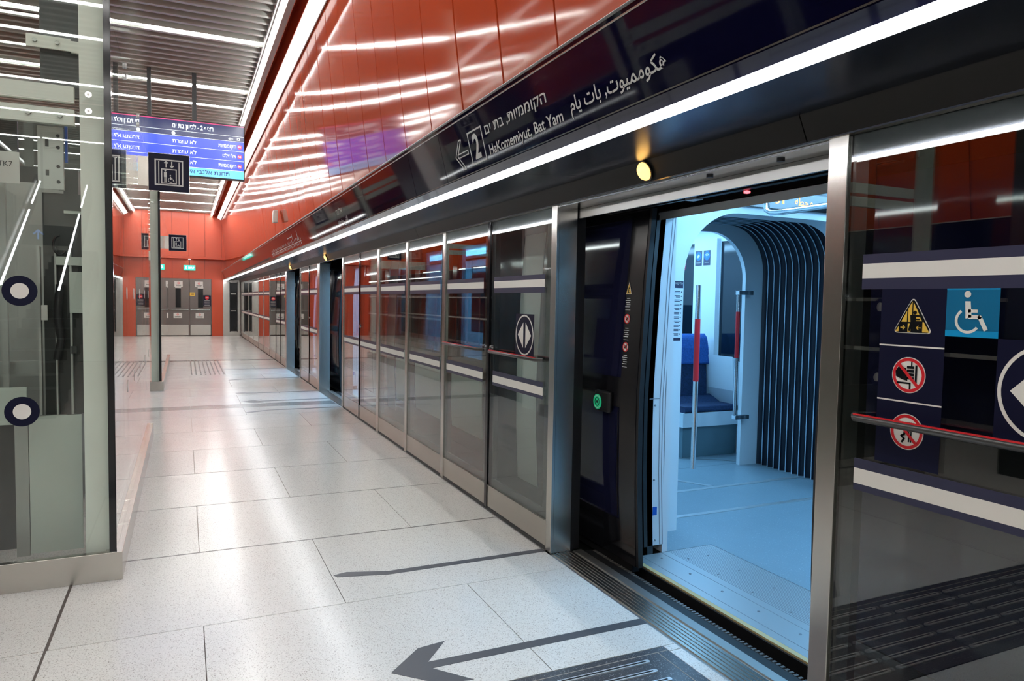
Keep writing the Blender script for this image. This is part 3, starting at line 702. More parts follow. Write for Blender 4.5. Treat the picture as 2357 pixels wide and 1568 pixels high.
for a, c in ((4.92, 5.28), (9.05, 9.42)): skin(b, a, c, .05, 2.04, M_TRP, -.004, .003)
b.build('pale_exterior_panel', None, tr, label='pale grey exterior panels')
for w0, w1 in wins:
    b = MB(); skin(b, w0, w1, .93, 2.05, M_TRG, .01, .012); b.build('side_window', None, tr)
# floor, walls, ceiling
fm = MB().box(3.0, 5.14, .3, 3.80, -.05, 0, M_VINYL).box(2.66, 3.0, 3.46, 3.80, -.05, 0, M_VINYL).box(2.66, 5.14, 3.80, 5.20, -.05, 0, M_VINYL).box(2.66, 5.14, 5.20, 21, -.05, .001, M_VINYL).box(2.66, 3.0, .3, 1.85, -.05, 0, M_VINYL)
fm.build('floor_covering', None, tr)
b = MB()
for (x0, y0, x1, y1, w_) in ((2.6, 4.54, 4.93, 4.57, .045), (2.6, 4.005, 4.93, 4.005, .045), (3.95, 4.60, 3.95, 5.1, .04)):
    if x0 != x1: b.prism([(x0, y0-w_/2), (x1, y1-w_/2), (x1, y1+w_/2), (x0, y0+w_/2)], 0, .004, M_ALU, ax='z')
    else: b.prism([(x0-.3, y1), (x0-.25, y1), (x0+w_, y0), (x0-w_*.3, y0)], 0, .004, M_ALU, ax='z')
arcp = [(4.43-.6*1, 5.60)]
ar = [(3.6, 5.53), (4.1, 5.575), (4.44, 5.54), (4.63, 5.41), (4.83, 5.25)]
for p_, q_ in zip(ar[:-1], ar[1:]): b.add([(p_[0], p_[1], .004), (q_[0], q_[1], .004), (q_[0]+.012, q_[1]+.022, .004), (p_[0]+.005, p_[1]+.024, .004)], [(0, 1, 2, 3)], M_ALU)
b.build('floor_strip', None, tr)
for k, (a, c) in enumerate(doors):
    b = MB().box(2.415, 2.66, a, c, -.05, -.002, M_ALU).box(2.66, 3.0, a+.0, c, -.05, -.002, M_ALU)
    for j in range(24): b.box(2.672+.0138*j, 2.675+.0138*j, a, c, -.002, -.0014, M_ALUG)
    for j in (1, 5): b.box(2.43+.037*j, 2.432+.037*j, a, c, -.002, -.0012, M_ALUG)
    for j in range(6):
        for xx in (2.70, 2.85): b.cyl((xx, a+.15+j*(c-a-.3)/5, -.001), (xx, a+.15+j*(c-a-.3)/5, .0012), .006, M_ALUG, 8)
        b.cyl((2.56, a+.22+j*(c-a-.3)/5, -.002), (2.56, a+.22+j*(c-a-.3)/5, .0002), .007, M_ALUG, 8)
    tp = b.build('tread_plate', None, tr)
    MB().box(2.385, 2.414, a, c, -.05, -.002).build('yellow_nosing', M_EDGE, tp, label='worn yellow edge strip')
    MB().box(2.375, 2.3849, a, c, -.12, -.012).build('rubber_edge', M_BLACK, tp)
    # lintel
    lb = MB().prism([(XO(2.0)-.015, 1.992), (2.66, 2.022), (2.66, 2.1), (XO(2.0)-.015, 2.036)], a, c, M_TRW)
    lb.prism([(XO(2.0)-.03, 2.037), (2.66, 2.101), (2.66, 2.4), (2.6, 2.4)], a, c, M_BLACK)
    lb.build('door_lintel', None, tr)
# jamb panels
def jamb(y, sgn):
    zs = [.05, .5, .94, 1.65, 2.02]
    a = [(XO(z)-.004, z) for z in zs]+[(XO(z)+.125, z) for z in zs[::-1]]
    b = MB().prism(a, y, y+sgn*.03, M_TRW)
    for off in (.088, .108):
        b.prism([(XO(z)+off, z) for z in zs]+[(XO(z)+off+.004, z) for z in zs[::-1]], y-sgn*.0015, y, M_ALUG)
    b.box(XO(.94)+.015, XO(.94)+.085, y-sgn*.0015, y, .938, .942, M_ALUG)
    for z in (.90, .45, .08): b.cyl((XO(z)+.055, y, z), (XO(z)+.055, y-sgn*.004, z), .006, M_ALUG, 10)
    b.box(XO(.32)+.045, XO(.32)+.075, y-sgn*.002, y, .235, .285, M_STICKB)
    b.build('door_jamb', None, tr)
    MB().prism([(XO(z)-.03, z) for z in zs]+[(XO(z)-.005, z) for z in zs[::-1]], y-sgn*.01, y+sgn*.03, M_BLACK).build('jamb_seal', None, tr)
for a, c in doors: jamb(c, 1); jamb(a, -1)
# inner side walls
b = MB()
for a, c in ((3.46, 3.80), (5.15, 5.9), (6.95, 7.2), (8.15, 9.98), (11.85, 13.8), (15.75, 16.2), (17.3, 17.5), (-.3, 1.85)):
    MB().box(2.62, 2.66, a+.001, c-.001, 0, 2.3).build('near_side_lining', M_TRW, tr)
for a, c in ((5.9, 6.95), (7.2, 8.15), (16.2, 17.3), (17.5, 21)): MB().box(2.62, 2.66, a, c, 0, .93).build('near_side_lining', M_TRW, tr)
b = MB(); fw_w = [(5.50, 5.88), (6.28, 7.2), (7.5, 8.4), (12, 13), (16.5, 17.6), (.4, 1.8)]
yy = .3
for w0, w1 in sorted(fw_w):
    b.box(5.1, 5.14, yy, w0, 0, 2.3, M_TRW); b.box(5.1, 5.14, w0, w1, 0, .91, M_TRW); b.box(5.1, 5.14, w0, w1, 2.17, 2.3, M_TRW); yy = w1
b.box(5.1, 5.14, yy, 21, 0, 2.3, M_TRW).box(4.95, 5.14, .28, .3, 0, 2.3, M_TRW)
b.prism([(5.06, 5.90), (5.1, 5.885), (5.1, 6.275), (5.06, 6.26)], .92, 2.2, M_TRW, ax='z')
b.build('far_side_lining', None, tr)
M_WDARK = mat('dark window beyond', (0.004, 0.010, 0.018), 0.08)
for w0, w1 in fw_w: MB().box(5.11, 5.13, w0, w1, .91, 2.17).build('far_window', M_WDARK, tr)
b = MB().box(2.62, 5.14, .3, 3.78, 2.34, 2.4, M_TRW).box(2.62, 5.14, 5.2, 21, 2.34, 2.4, M_TRW).box(2.5, 5.1, -.32, 0.3, -.1, 2.4, M_DARK).box(2.5, 5.1, 21, 21.04, -.1, 2.4, M_DARK)
b.box(2.5, 5.2, -3, 21, 2.42, 2.5, M_DARK)
b.build('ceiling_lining', None, tr)
for (a, c) in ((.5, 3.5), (5.35, 9.6), (10.0, 15.6), (15.9, 20.5)):
    for x0 in (2.98, 4.28): MB().box(x0, x0+.30, a, c, 2.30, 2.338).build('ceiling_lamp', M_TRL, tr)
MB().box(3.3, 4.4, 4.0, 5.05, 2.385, 2.40).build('ceiling_lamp', M_TRL, tr)
# portals
def portal(y0, y1, xa, xb, r, zt, xo0, xo1, zo, nm, m=M_TRW, ro=0.0):
    b = MB(); n = 12
    inner = [(xa, 0)]+[(xa+r-r*math.cos(math.radians(90*i/n)), zt-r+r*math.sin(math.radians(90*i/n))) for i in range(n+1)]
    inner += [(xb-r+r*math.sin(math.radians(90*i/n)), zt-r+r*math.cos(math.radians(90*i/n))) for i in range(n+1)]+[(xb, 0)]
    outer = [(xo0, 0)]
    if ro:
        outer += [(xo0+ro-ro*math.cos(math.radians(90*i/n)), zo-ro+ro*math.sin(math.radians(90*i/n))) for i in range(n+1)]+[(xo1-ro+ro*math.sin(math.radians(90*i/n)), zo-ro+ro*math.cos(math.radians(90*i/n))) for i in range(n+1)]
    else:
        outer += [(xo0, zo)]*0+[(xo0, zt-r+(zo-zt+r)*i/n) for i in range(n+1)]+[(xo1, zo-(zo-zt+r)*i/n) for i in range(n+1)]
        outer[n+1] = (xo0, zo); outer[n+2] = (xo1, zo)
    outer += [(xo1, 0)]
    k = len(inner)
    v = [(x, y0, z) for x, z in inner]+[(x, y0, z) for x, z in outer]+[(x, y1, z) for x, z in inner]+[(x, y1, z) for x, z in outer]
    f = []
    for i in range(k-1): f += [(i, i+1, k+i+1, k+i), (2*k+i, 3*k+i, 3*k+i+1, 2*k+i+1)]
    b.add(v, f, m)
    b.add(v, [(i, 2*k+i, 2*k+i+1, i+1) for i in range(k-1)], m, True)
    b.add(v, [(k+i, k+i+1, 3*k+i+1, 3*k+i) for i in range(k-1)], m, True)
    return b.build(nm, None, tr)
portal(3.77, 3.95, 2.968, 4.62, .45, 2.125, 2.62, 5.04, 2.36, 'gangway_portal')
portal(5.121, 5.165, 2.90, 4.745, .42, 2.165, 2.62, 5.14, 2.26, 'gangway_portal')
MB().box(2.62, 5.14, 5.17, 5.22, 2.26, 2.42).build('bulkhead', M_TRW, tr)
# bellows
bx0, bx1, bt, br = 2.76, 4.95, 2.235, .42
def archpath(off, n=10):
    r = br-off*.0; a = [(bx0+off, 0.0)]
    a += [(bx0+off+br-br*math.cos(math.radians(90*i/n)), bt-off-br+br*math.sin(math.radians(90*i/n))) for i in range(n+1)]
    a += [(bx1-off-br+br*math.sin(math.radians(90*i/n)), bt-off-br+br*math.cos(math.radians(90*i/n))) for i in range(n+1)]+[(bx1-off, 0.0)]
    return a
b = MB(); prof = []; N = 16; y0, y1 = 3.95, 5.12; st = (y1-y0)/N
for i in range(N):
    prof += [(y0+st*i, .0), (y0+st*(i+.35), -.035), (y0+st*(i+.75), -.035), (y0+st*(i+1), 0)]
outs = {0.0: archpath(0.0), -.035: archpath(-.035)}
rings_ = [[(x, yy, z) for x, z in outs[o_]] for yy, o_ in prof]
k = len(rings_[0]); v = [p for r_ in rings_ for p in r_]
b.add(v, [(i*k+j, i*k+j+1, (i+1)*k+j+1, (i+1)*k+j) for i in range(len(rings_)-1) for j in range(k-1)], M_BELL, True)
b.box(2.6, 5.12, 3.95, 5.12, 2.30, 2.31, M_BELL) if False else None
bl = b.build('gangway_bellows', None, tr)
b = MB()
for i in range(1, N): b.tube([(x, y0+st*i, z) for x, z in archpath(.004)], .0042, M_BELLE, 6)
b.build('rib_piping', None, bl, label='pale piping along the bellows ribs')
# grab poles
def pole(x, y, z0, z1, g0, g1, brk):
    p = MB().cyl((x, y, z0), (x, y, z1), .017, M_CHROME, 18).build('grab_pole', None, tr)
    MB().cyl((x, y, g0), (x, y, g1), .0185, M_REDD, 18).build('red_grip', None, p, label='red sleeve on the grab pole')
    for zz in brk:
        MB().box(x-.018, x+.15, y-.03, y+.02, zz-.02, zz+.02).build('bracket', M_CHROME, p, bevel=.004)
pole(3.050, 3.72, .42, 1.63, 1.0, 1.41, [])
pole(4.60, 5.05, .47, 1.635, 1.023, 1.446, (.475, 1.62))
# seat
seat = MB()
def seatprof(): pass
dy = -.19
zb = [(6.05, .50), (6.06, .70), (6.08, .90), (6.10, 1.05), (6.12, 1.16), (6.15, 1.195), (6.20, 1.19), (6.20, .50)]
b = MB().prism([(yy+dy, z) for yy, z in zb], 4.50, 4.955, M_SEATD, ax='x'); s1 = b.build('seat', None, tr, bevel=.03, label='dark blue upholstered seat')
MB().prism([(6.045+dy, .89), (6.06+dy, 1.06), (6.085+dy, 1.165), (6.13+dy, 1.205), (6.22+dy, 1.20), (6.22+dy, .89)], 4.49, 4.965, M_SEATB, ax='x').build('headrest_cover', None, s1, bevel=.02, label='brighter blue upper backrest')
MB().prism([(5.50, .465), (5.52, .51), (5.75, .51), (5.90, .58), (5.90, .45), (5.52, .45)], 4.40, 5.03, M_SEATD, ax='x').build('cushion', None, s1, bevel=.02)
MB().box(4.38, 5.09, 5.51, 6.1, .31, .448).build('seat_plinth', M_TRW, s1)
MB().box(4.42, 5.09, 5.56, 6.1, 0.002, .309).build('seat_box', M_GREYB, s1)
b = MB().prism([(4.96, .99), (4.985, .65), (5.04, .50), (5.099, .50), (5.099, .91)], 5.50, 6.0, M_TRW).build('side_shell', None, s1)
# far second row and other details seen through the gangway
MB().box(4.3, 4.85, 7.0, 7.1, .5, 1.5).build('rear_screen', M_BLACK, tr)
b = MB(); c0 = Vector((4.88, 6.25, 1.95))
b.tube([c0+Vector((.055*math.cos(a), .0, .10*math.sin(a))) for a in [math.pi*2*i/20 for i in range(21)]], .010, M_PINK, 8); b.build('hanging_strap', None, tr, label='red loop strap')
b = MB().tube([(3.33, 3.44, 2.34), (3.33, 3.44, 2.15), (3.33, 3.43, 2.105), (3.33, 3.395, 2.085), (3.33, 3.33, 2.08), (3.33, 1.2, 2.08)], .019, M_CHROME, 12); b.build('handrail', None, tr)
# info decals on the portal & pillar
q = Plane((2.858, 3.77, 1.285), (1, 0, 0), (.03, 0, 1))
shape(q, [rect(0.0, .096, .325, .37), rect(-.004, .096, -.02, 0.0)], 'notice_header', M_NAVYD, tr, e=.001)
ls = []
for k in range(11):
    v = .30-k*.0275; ls += [rect(.02+.012*((k*3) % 3), .075, v, v+.0045), rect(.012+.015*((k*5) % 3), .075, v-.009, v-.0045), circ(.086, v-.001, .0045, 10)]
shape(q, ls, 'notice_text', M_NAVYD, tr, e=.001)
text(q, HEB('כללי בטיחות'), .09, .348, .014, M_LETTER, tr, width=.08, align='r', e=.0018)
q = Plane((5.06, 6.265, 1.925), (0, -1, 0), (0, 0, 1))
for k, u_ in enumerate((.025, .16)):
    shape(q, [rect(u_, u_+.11, 0, .16)], 'info_sticker', M_NAVYD, tr, e=.001)
    shape(q, [circ(u_+.055, .103, .046, 24)], 'sticker_disc', mat('sticker blue %d' % k, (0.01, .15, .75), .4), tr, e=.002)
    shape(q, [[(u_+.03, .10), (u_+.06, .125), (u_+.075, .105), (u_+.045, .08)], rect(u_+.02, u_+.09, .03, .033), rect(u_+.03, u_+.08, .018, .021)] if k == 0 else ring(u_+.055, .085, .04, .005, 24, 45, 135)+ring(u_+.055, .085, .027, .005, 24, 45, 135)+[circ(u_+.055, .09, .006, 10), rect(u_+.02, u_+.09, .03, .033)], 'sticker_mark', M_WHITE, tr, e=.003)
# passenger display above the portal
dsp = MB().box(3.42, 4.45, 3.735, 3.769, 2.175, 2.30).build('passenger_display', M_GLOSSBLK, tr)
q = Plane((3.42, 3.735, 2.175), (1, 0, 0), (0, 0, 1))
text(q, '\uFEE3\uFEA4\uFEC4\uFE94'[::-1], .46, .035, .055, M_ORLED, dsp, width=.17)
text(q, '\uFE8D\uFEDF'[::-1], .28, .035, .055, M_ORLED, dsp, width=.08)
shape(q, [rect(.03, .13, .02, .03)], 'orange_line', M_ORLED, dsp)

# door leaves (slid open outside the body)
def leaf(y0, y1, handle_side):
    D = -.215
    g = MB(); zs = [.05, .23, .3, .6, .9, .93, 1.06, 1.5, 1.98, 2.02]
    root = None
    wy0, wy1 = y0+.16, y1-.16
    def sk(b, a, c, z0, z1, m, d=0, th=.035):
        n = max(1, int((z1-z0)/.2)); z_ = [z0+(z1-z0)*i/n for i in range(n+1)]
        b.prism([(XO(z)+D+d, z) for z in z_]+[(XO(z)+D+d+th, z) for z in z_[::-1]], a, c, m)
    sk(g, y0, wy0, .02, 2.03, M_TRB); sk(g, wy1, y1, .02, 2.03, M_TRB)
    for z0, z1 in ((.02, .25), (.905, 1.075), (1.985, 2.03)): sk(g, wy0, wy1, z0, z1, M_TRB)
    g.box(2.31, 2.36, y0+.05, y1-.05, -.03, .02, M_BLACK)
    lf = g.build('door_leaf', None, tr)
    b = MB(); sk(b, wy0, wy1, 1.075, 1.985, M_LEAFG, .01, .01); b.build('upper_window', None, lf)
    b = MB(); sk(b, wy0, wy1, .25, .905, M_LEAFG, .01, .01); b.build('lower_window', None, lf)
    b = MB(); sk(b, y0-.022, y0, .02, 2.03, M_BLACK, .004, .03); sk(b, y1, y1+.02, .02, 2.03, M_BLACK, .004, .03); b.build('edge_seal', None, lf)
    b = MB(); sk(b, wy0+.01, wy0+.016, .27, .89, M_BEAM, -.003, .004); sk(b, wy1-.016, wy1-.01, .27, .89, M_BEAM, -.003, .004); b.build('window_bead', None, lf)
    return lf
leaves = {}
for i, (a, c) in enumerate(doors):
    leaves[i] = leaf(c-.19, c+.78, 0); leaf(a-.80, a+.17, 1)
# button and decals on the near left leaf
lf = leaves[0]
XB = XO(.92)-.215
bt_ = MB().box(XB-.03, XB-.001, 3.50, 3.66, .86, .985).build('button_housing', M_BLACK, lf, bevel=.012)
qb = Plane((XB-.031, 3.62, .90), (0, -1, 0), (0, 0, 1))
shape(qb, [circ(.0, .015, .045, 28)], 'green_button_ring', M_GREEN, bt_, e=.002, label='green push button ring')
shape(qb, ring(.0, .015, .026, .006, 24)+[circ(0, .015, .009, 14)], 'button_centre', M_CHROME, bt_, e=.004)
shape(qb, ring(.0, .015, .039, .004, 24, 45, 135)+ring(.0, .015, .039, .004, 24, 225, 315), 'button_text', M_WHITE, bt_, e=.003)
qd = Plane((XO(1.3)-.2162, 3.40, 1.30), (0, -1, 0), (.04, 0, 1))
shape(qd, [[(-.028, .255), (.028, .255), (0, .325)]], 'warning_triangle', M_WHITE, lf, e=.001)
shape(qd, [[(-.023, .259), (.023, .259), (0, .316)]], 'warning_triangle_fill', M_YEL, lf, e=.002)
shape(qd, [circ(.002, .29, .005, 8)]+path([(0, .283), (-.004, .27), (.006, .262)], .006), 'warning_figure', M_GLOSSBLK, lf, e=.003)
for v in (.115, -.045):
    shape(qd, [circ(-.002, v, .028, 24)], 'sign_disc', M_WHITE, lf, e=.001); shape(qd, ring(-.002, v, .028, .006, 24)+[seg((-.02, v+.018), (.016, v-.018), .005)], 'red_ring', M_REDD, lf, e=.002)
    shape(qd, [rect(-.012, .006, v-.008, v+.008), rect(.008, .012, v-.018, v+.016)], 'black_figure', M_GLOSSBLK, lf, e=.0016)
ls = []
for v in (.21, .04, -.115):
    for j in range(5): ls.append(rect(-.016-.006*((j*2) % 3), .016+.005*(j % 2), v+.02-.012*j, v+.024-.012*j))
    ls.append(rect(-.026, .022, v-.045, v-.0425))
shape(qd, ls, 'warning_text', M_LETTER, lf, e=.001)
# underframe bits in the gap, seen below the open leaf
b = MB().box(2.33, 2.37, 3.47, 4.2, -.35, -.03, M_SHAFT).box(2.325, 2.33, 3.50, 3.58, -.08, -.072, M_BLACK)
b.build('step_bracket', None, tr)

# ================================================================ LIFTS
def lift(y0, y1, label, ztop, detail, post_w=.115):
    t = thing('glass_lift', label, 'lift', (-.309, y0, 0), 'glass lift enclosures on the platform')
    XW = -.335; x0 = -2.09; H = ztop
    MB().box(x0, XW-.002, y0, y0+.02, .153, 2.457).box(x0, XW-.002, y0, y0+.02, 2.465, H).build('front_glass', M_ELG, t)
    sg = MB(); ys = [y0+.02, y0+1.05, y0+2.45, y0+(y1-y0)-.0] if detail else [y0+.02, y1]
    for a, c in zip(ys[:-1], ys[1:]): sg.box(XW-.014, XW, a, c-.006, .153, 2.927).box(XW-.014, XW, a, c-.006, 2.935, H)
    sg.build('side_glass', M_ELG, t)
    MB().box(x0, XW-.045, y1-.014, y1, .153, H).build('rear_glass', M_ELG, t)
    MB().box(x0, -.305, y0-.012, y0+.03, 0, .15).build('base_plate', M_STEEL, t, bevel=.002)
    MB().box(XW-.05, -.305, y0+.031, y1, 0, .15).build('base_plate', M_STEEL, t, bevel=.002)
    MB().box(XW-.03, XW+.001, y0-.004, y0-.0005, .152, H).box(XW-.0, XW+.003, y0-.004, y0+.03, .152, H).build('corner_seal', M_GLOSSBLK, t)
    for (a, c) in ((y0+.05, y0+.17), (y1-.17, y1-.05)):
        MB().box(XW-.142, XW-.032, a, c, .05, H).build('corner_post', M_PALE, t)
    MB().box(x0+.2, XW-.17, y0+.08, y0+.12, 2.36, 2.44).box(x0+.2, XW-.17, y0+.08, y0+.12, 2.475, 2.555).build('cross_beam', M_PALE, t)
    MB().box(x0+.3, XW-.169, y1-.16, y1-.06, 2.3, 2.5).box(x0, x0+.1, y0+.05, y0+.15, .05, H).build('rear_beam', M_PALE2, t)
    if not detail: return t
    for (xx, zz) in ((-.431, 2.503), (-.431, 2.421)):
        MB().cyl((xx, y0-.012, zz), (xx, y0-.001, zz), .0135*1.15, M_CHROME, 24).cyl((xx, y0-.0135, zz), (xx, y0-.012, zz), .006, M_STEEL_D, 12).build('glass_fixing', None, t)
    for yy in (y0+1.04, y0+2.44):
        for zz in (2.965, 2.895): MB().cyl((XW+.012, yy, zz), (XW+.001, yy, zz), .02, M_CHROME, 18).build('glass_fixing', None, t)
    # round stickers
    q = Plane((-.737, y0, 1.512), (1, 0, 0), (0, 0, 1)); 
    for v in (0, -.6):
        for du in (0, -.68):
            o = shape(q, ring(du, v, .0745, .036, 40), 'sticker_ring', M_NAVYS, t, e=.002)
            shape(q, [circ(du, v, .0385, 32)], 'sticker_centre', M_WHITE, t, e=.002)
    q = Plane((XW, y0, 1.512), (0, 1, 0), (0, 0, 1))
    for k, dy in enumerate((.99, 1.68, 2.41, 3.18, 3.96)):
        for v in (0, -.6):
            shape(q, ring(dy, v, .0745, .036, 32), 'sticker_ring', M_NAVYS, t, e=.002) if False else None
            shape(q, [circ(dy, v, .04, 28)], 'sticker_centre', M_WHITE, t, e=.0015)
    # machinery behind the front glass
    Y = y0+.29
    MB().box(-.687, -.50, Y+.05, Y+.07, 2.56, H).build('dark_shaft_panel', M_SHAFT, t)
    MB().box(-.74, -.54, Y, Y+.012, 2.79, 2.855).box(-.54, -.48, Y+.0, Y+.02, 2.785, 2.845).build('rail_bracket', M_PALE, t)
    for xx in (-.70, -.60): MB().cyl((xx, Y-.014, 2.823), (xx, Y, 2.823), .011, M_GALV, 6).build('bolt', None, t)
    for xx in (-.70, -.565): MB().cyl((xx, y0+.066, 2.405), (xx, y0+.08, 2.405), .014, M_GALV, 6).build('bolt', None, t)
    MB().box(-.69, -.60, Y-.05, Y-.04, 2.05, 2.375).box(-.60, -.575, Y-.05, Y-.02, 2.05, 2.375).build('slotted_plate', M_GALV, t)
    b = MB()
    for zz in (2.09, 2.17, 2.27, 2.33): b.cyl((-.598, Y-.053, zz), (-.598, Y-.05, zz), .009, M_BLACK, 10)
    b.box(-.655, -.640, Y-.053, Y-.05, 2.27, 2.31, M_SHAFT); b.box(-.655, -.640, Y-.053, Y-.05, 2.12, 2.15, M_SHAFT)
    b.build('slot', None, t)
    MB().box(-.572, -.560, Y-.02, Y, 2.2, 2.42).build('blue_cable_cover', M_STICKB, t)
    MB().box(-.90, -.775, Y-.06, Y-.03, 2.19, 2.40).build('dark_box', M_SHAFT, t)
    pb = MB().box(-1.0, -.767, Y-.065, Y-.062, 2.065, 2.225).build('paper_note', M_PAPER, t)
    qn = Plane((-.867, Y-.065, 2.15), (1, 0, 0), (0, 0, 1)); text(qn, 'TK7', 0.008, .0, .026, M_GLOSSBLK, pb, width=.062)
    MB().box(-.685, -.50, Y+.03, Y+.10, .845, 2.04).build('counterweight_panel', M_SHAFT, t)
    MB().box(-.50, -.48, Y-.02, Y+.04, .15, 2.36).build('cable_trunk', M_SHAFT, t)
    MB().box(-.758, -.515, Y-.01, Y+.0, .10, .845).build('lower_cover', M_PALE2, t)
    MB().box(-.822, -.762, Y-.01, Y+.01, .09, .93).build('guide_post', M_GALV, t)
    MB().box(-1.0, -.77, Y+.02, Y+.03, .80, 1.0).build('sill_cover', M_PALE2, t)
    for xx, w in ((-.628, .008), (-.560, .01), (-.705, .012)): MB().box(xx, xx+w, Y-.02, Y+.02, .85, 1.75).build('guide_rail', M_GALV, t)
    MB().box(-.56, -.50, Y-.03, Y-.02, 1.40, 1.62).build('junction_plate', M_PALE2, t)
    MB().box(-.62, -.50, Y-.03, Y+.0, 1.655, 1.70).box(-.58, -.5, Y-.03, Y, 1.93, 1.945).build('small_bracket', M_PALE2, t)
    MB().box(-.555, -.53, Y-.035, Y-.02, 1.18, 1.22).build('slot_cover', M_SHAFT, t)
    MB().box(-.688, -.66, Y-.04, Y-.03, 1.36, 1.44).build('paper_tag', M_PAPER, t)
    b = MB().tube([(-.60+.03*math.cos(a), Y-.03, 1.76+.05*math.sin(a)) for a in [math.pi*(.5+1.3*i/12) for i in range(13)]], .006, M_BLACK, 6); b.build('cable_loop', None, t)
    b = MB().tube([(-.60, Y-.04, 1.55), (-.615, Y-.04, 1.4), (-.60, Y-.04, 1.25), (-.62, Y-.04, 1.15)], .02, M_BLACK, 8); b.build('cable_bundle', None, t)
    # lift car further back
    c = MB().box(-1.95, -.62, y0+1.2, y0+3.6, .15, 2.30, M_SHAFT).box(-1.9, -.70, y0+1.185, y0+1.2, .2, 2.2, M_GALV)
    c.box(-1.75, -1.25, y0+1.175, y0+1.185, .3, 2.1, M_SHAFT)
    c.build('lift_car', None, t)
    MB().box(-2.0, -.60, y0+.4, y0+.42, .10, .79).build('pit_cover', M_SHAFT, t)
    MB().box(-1.9, -.78, y0+.8, y0+.83, 1.02, 1.10).box(-1.15, -1.12, y0+.8, y0+.83, .8, 2.3).box(-.95, -.92, y0+.7, y0+.73, .8, 2.3).build('car_frame', M_GALV, t)
    return t
lift(4.21, 8.40, 'near glass lift enclosure at left with round navy stickers', 4.92, True)
lift(12.45, 18.2, 'far glass lift enclosure with a pale corner post, beyond the hanging display', 3.6, False)
b = MB().box(-2.05, -.58, 8.46, 10.7, .0, 3.3, M_SHAFT).box(-.579, -.42, 8.46, 9.15, 0, 3.3, M_PALE).box(-.579, -.57, 9.5, 9.56, 0, 3.3, M_GALV)  # dark block added to keep the left red wall out of screen reflections
tag(b.build('added_dark_block', None), 'added dark clad block between the two glass lifts, hiding the left red wall from reflections', 'added block')
b = MB().box(-2.95, -2.80, -7.4, 4.0, 0, 3.3, M_SHAFT)  # unseen dark wall, added to darken what the near panel mirrors
for k in range(8): b.box(-2.799, -2.79, -7.2+1.4*k, -7.14+1.4*k, 0, 3.3, M_GALV)
b.box(-2.799, -2.785, -7.4, 4.0, 1.02, 1.06, M_GALV)
tag(b.build('added_dark_wall', None), 'added dark clad wall beside the escalator, darkening reflections in the near glass screen', 'enclosure')
def lift_sign(y0, label, s=.30):
    t = thing('lift_sign', label, 'lift sign', (-.10, y0, 2.5), 'navy lift pictogram signs')
    x0 = -.256
    MB().box(x0, x0+s, y0, y0+.025, 2.352, 2.352+s).build('sign_plate', M_NAVYS, t, bevel=.002)
    MB().box(x0-.003, x0+s+.003, y0+.003, y0+.022, 2.349, 2.355+s).build('plate_edge', M_STEEL, t)
    q = Plane((x0, y0, 2.352), (1, 0, 0), (0, 0, 1))
    shape(q, picto_lift(s, 0, 0), 'lift_pictogram', M_LETTER, t, e=.001)
    MB().box(-.334, x0-.003, y0+.006, y0+.018, 2.385, 2.62).build('bracket', M_STEEL, t)
lift_sign(6.50, 'navy sign with lift and wheelchair pictogram on the near glass lift')
lift_sign(14.92, 'smaller looking navy lift pictogram sign on the far glass lift')

# ================================================================ HANGING DISPLAY
t = thing('departure_display', 'hanging blue departure screen with Hebrew text', 'departure display', (.1, 11, 3.55))
DX0, DX1, DZ0, DZ1 = -.60, .80, 3.165, 3.945
MB().box(DX0, DX1, 11.0, 11.07, DZ0, DZ1).build('casing', M_BLACK, t, bevel=.004)
q = Plane((DX0+.012, 10.999, DZ0+.02), (1, 0, 0), (0, 0, 1)); WW, HH = 1.376, .745
shape(q, [rect(0, WW, HH*.70, HH*.985)], 'header_field', M_SCR1, t, e=.001)
shape(q, [rect(0, WW, HH*.985, HH)], 'pink_line', M_SCR4, t, e=.001)
shape(q, [rect(0, WW, HH*.15, HH*.70)], 'list_field', M_SCR2, t, e=.001)
shape(q, [rect(0, WW, 0, HH*.15)], 'ticker_field', M_SCR3, t, e=.001)
shape(q, [rect(0, WW, HH*(.15+.185*k), HH*(.15+.185*k)+.004) for k in range(4)]+[rect(0, WW, HH*.80, HH*.80+.004)], 'divider_line', M_SCRW, t, e=.002)
text(q, HEB('רציף 2 - לכיוון בת ים').replace('2', '2'), WW*.52, HH*.855, .06, M_SCRW, t, width=.52, align='c', e=.003, bold=.02)
for k in range(3):
    zc = HH*(.70-.185*k-.12)
    text(q, HEB(['הקוממיות', 'אליפלט', 'הקוממיות'][k]), WW-.10, zc, .048, M_SCRW, t, align='r', width=[.235, .18, .235][k], e=.003, bold=.015)
    if k < 3: text(q, HEB('לא עוצרת'), WW*.44, zc, .048, M_SCRW, t, align='c', width=.30, e=.003, bold=.015)
    shape(q, [circ(WW-.055, zc+.022, .03, 24)], 'route_dot', M_SCRR, t, e=.002)
    text(q, ['R1', 'R3', 'R1'][k], WW-.055, zc+.007, .028, M_SCRW, t, align='c', e=.004)
text(q, HEB('תחנת אלנבי אינה פעילה'), WW*.86, HH*.045, .055, M_SCRN, t, align='r', width=.85, e=.003, bold=.01)
shape(q, [circ(WW*.34, HH*.75, .024, 20)]+path([(WW-.20, HH*.75), (WW-.14, HH*.75)], .008)+path([(WW-.18, HH*.77), (WW-.20, HH*.75), (WW-.18, HH*.73)], .008)+frame(WW-.09, WW-.055, HH*.73, HH*.775, .006), 'small_icon', M_SCRW, t, e=.003)
for xx in (.145, -.42): MB().box(xx-.028, xx+.028, 11.02, 11.06, DZ1, 4.60).build('hanger_pole', M_BLACK, t)
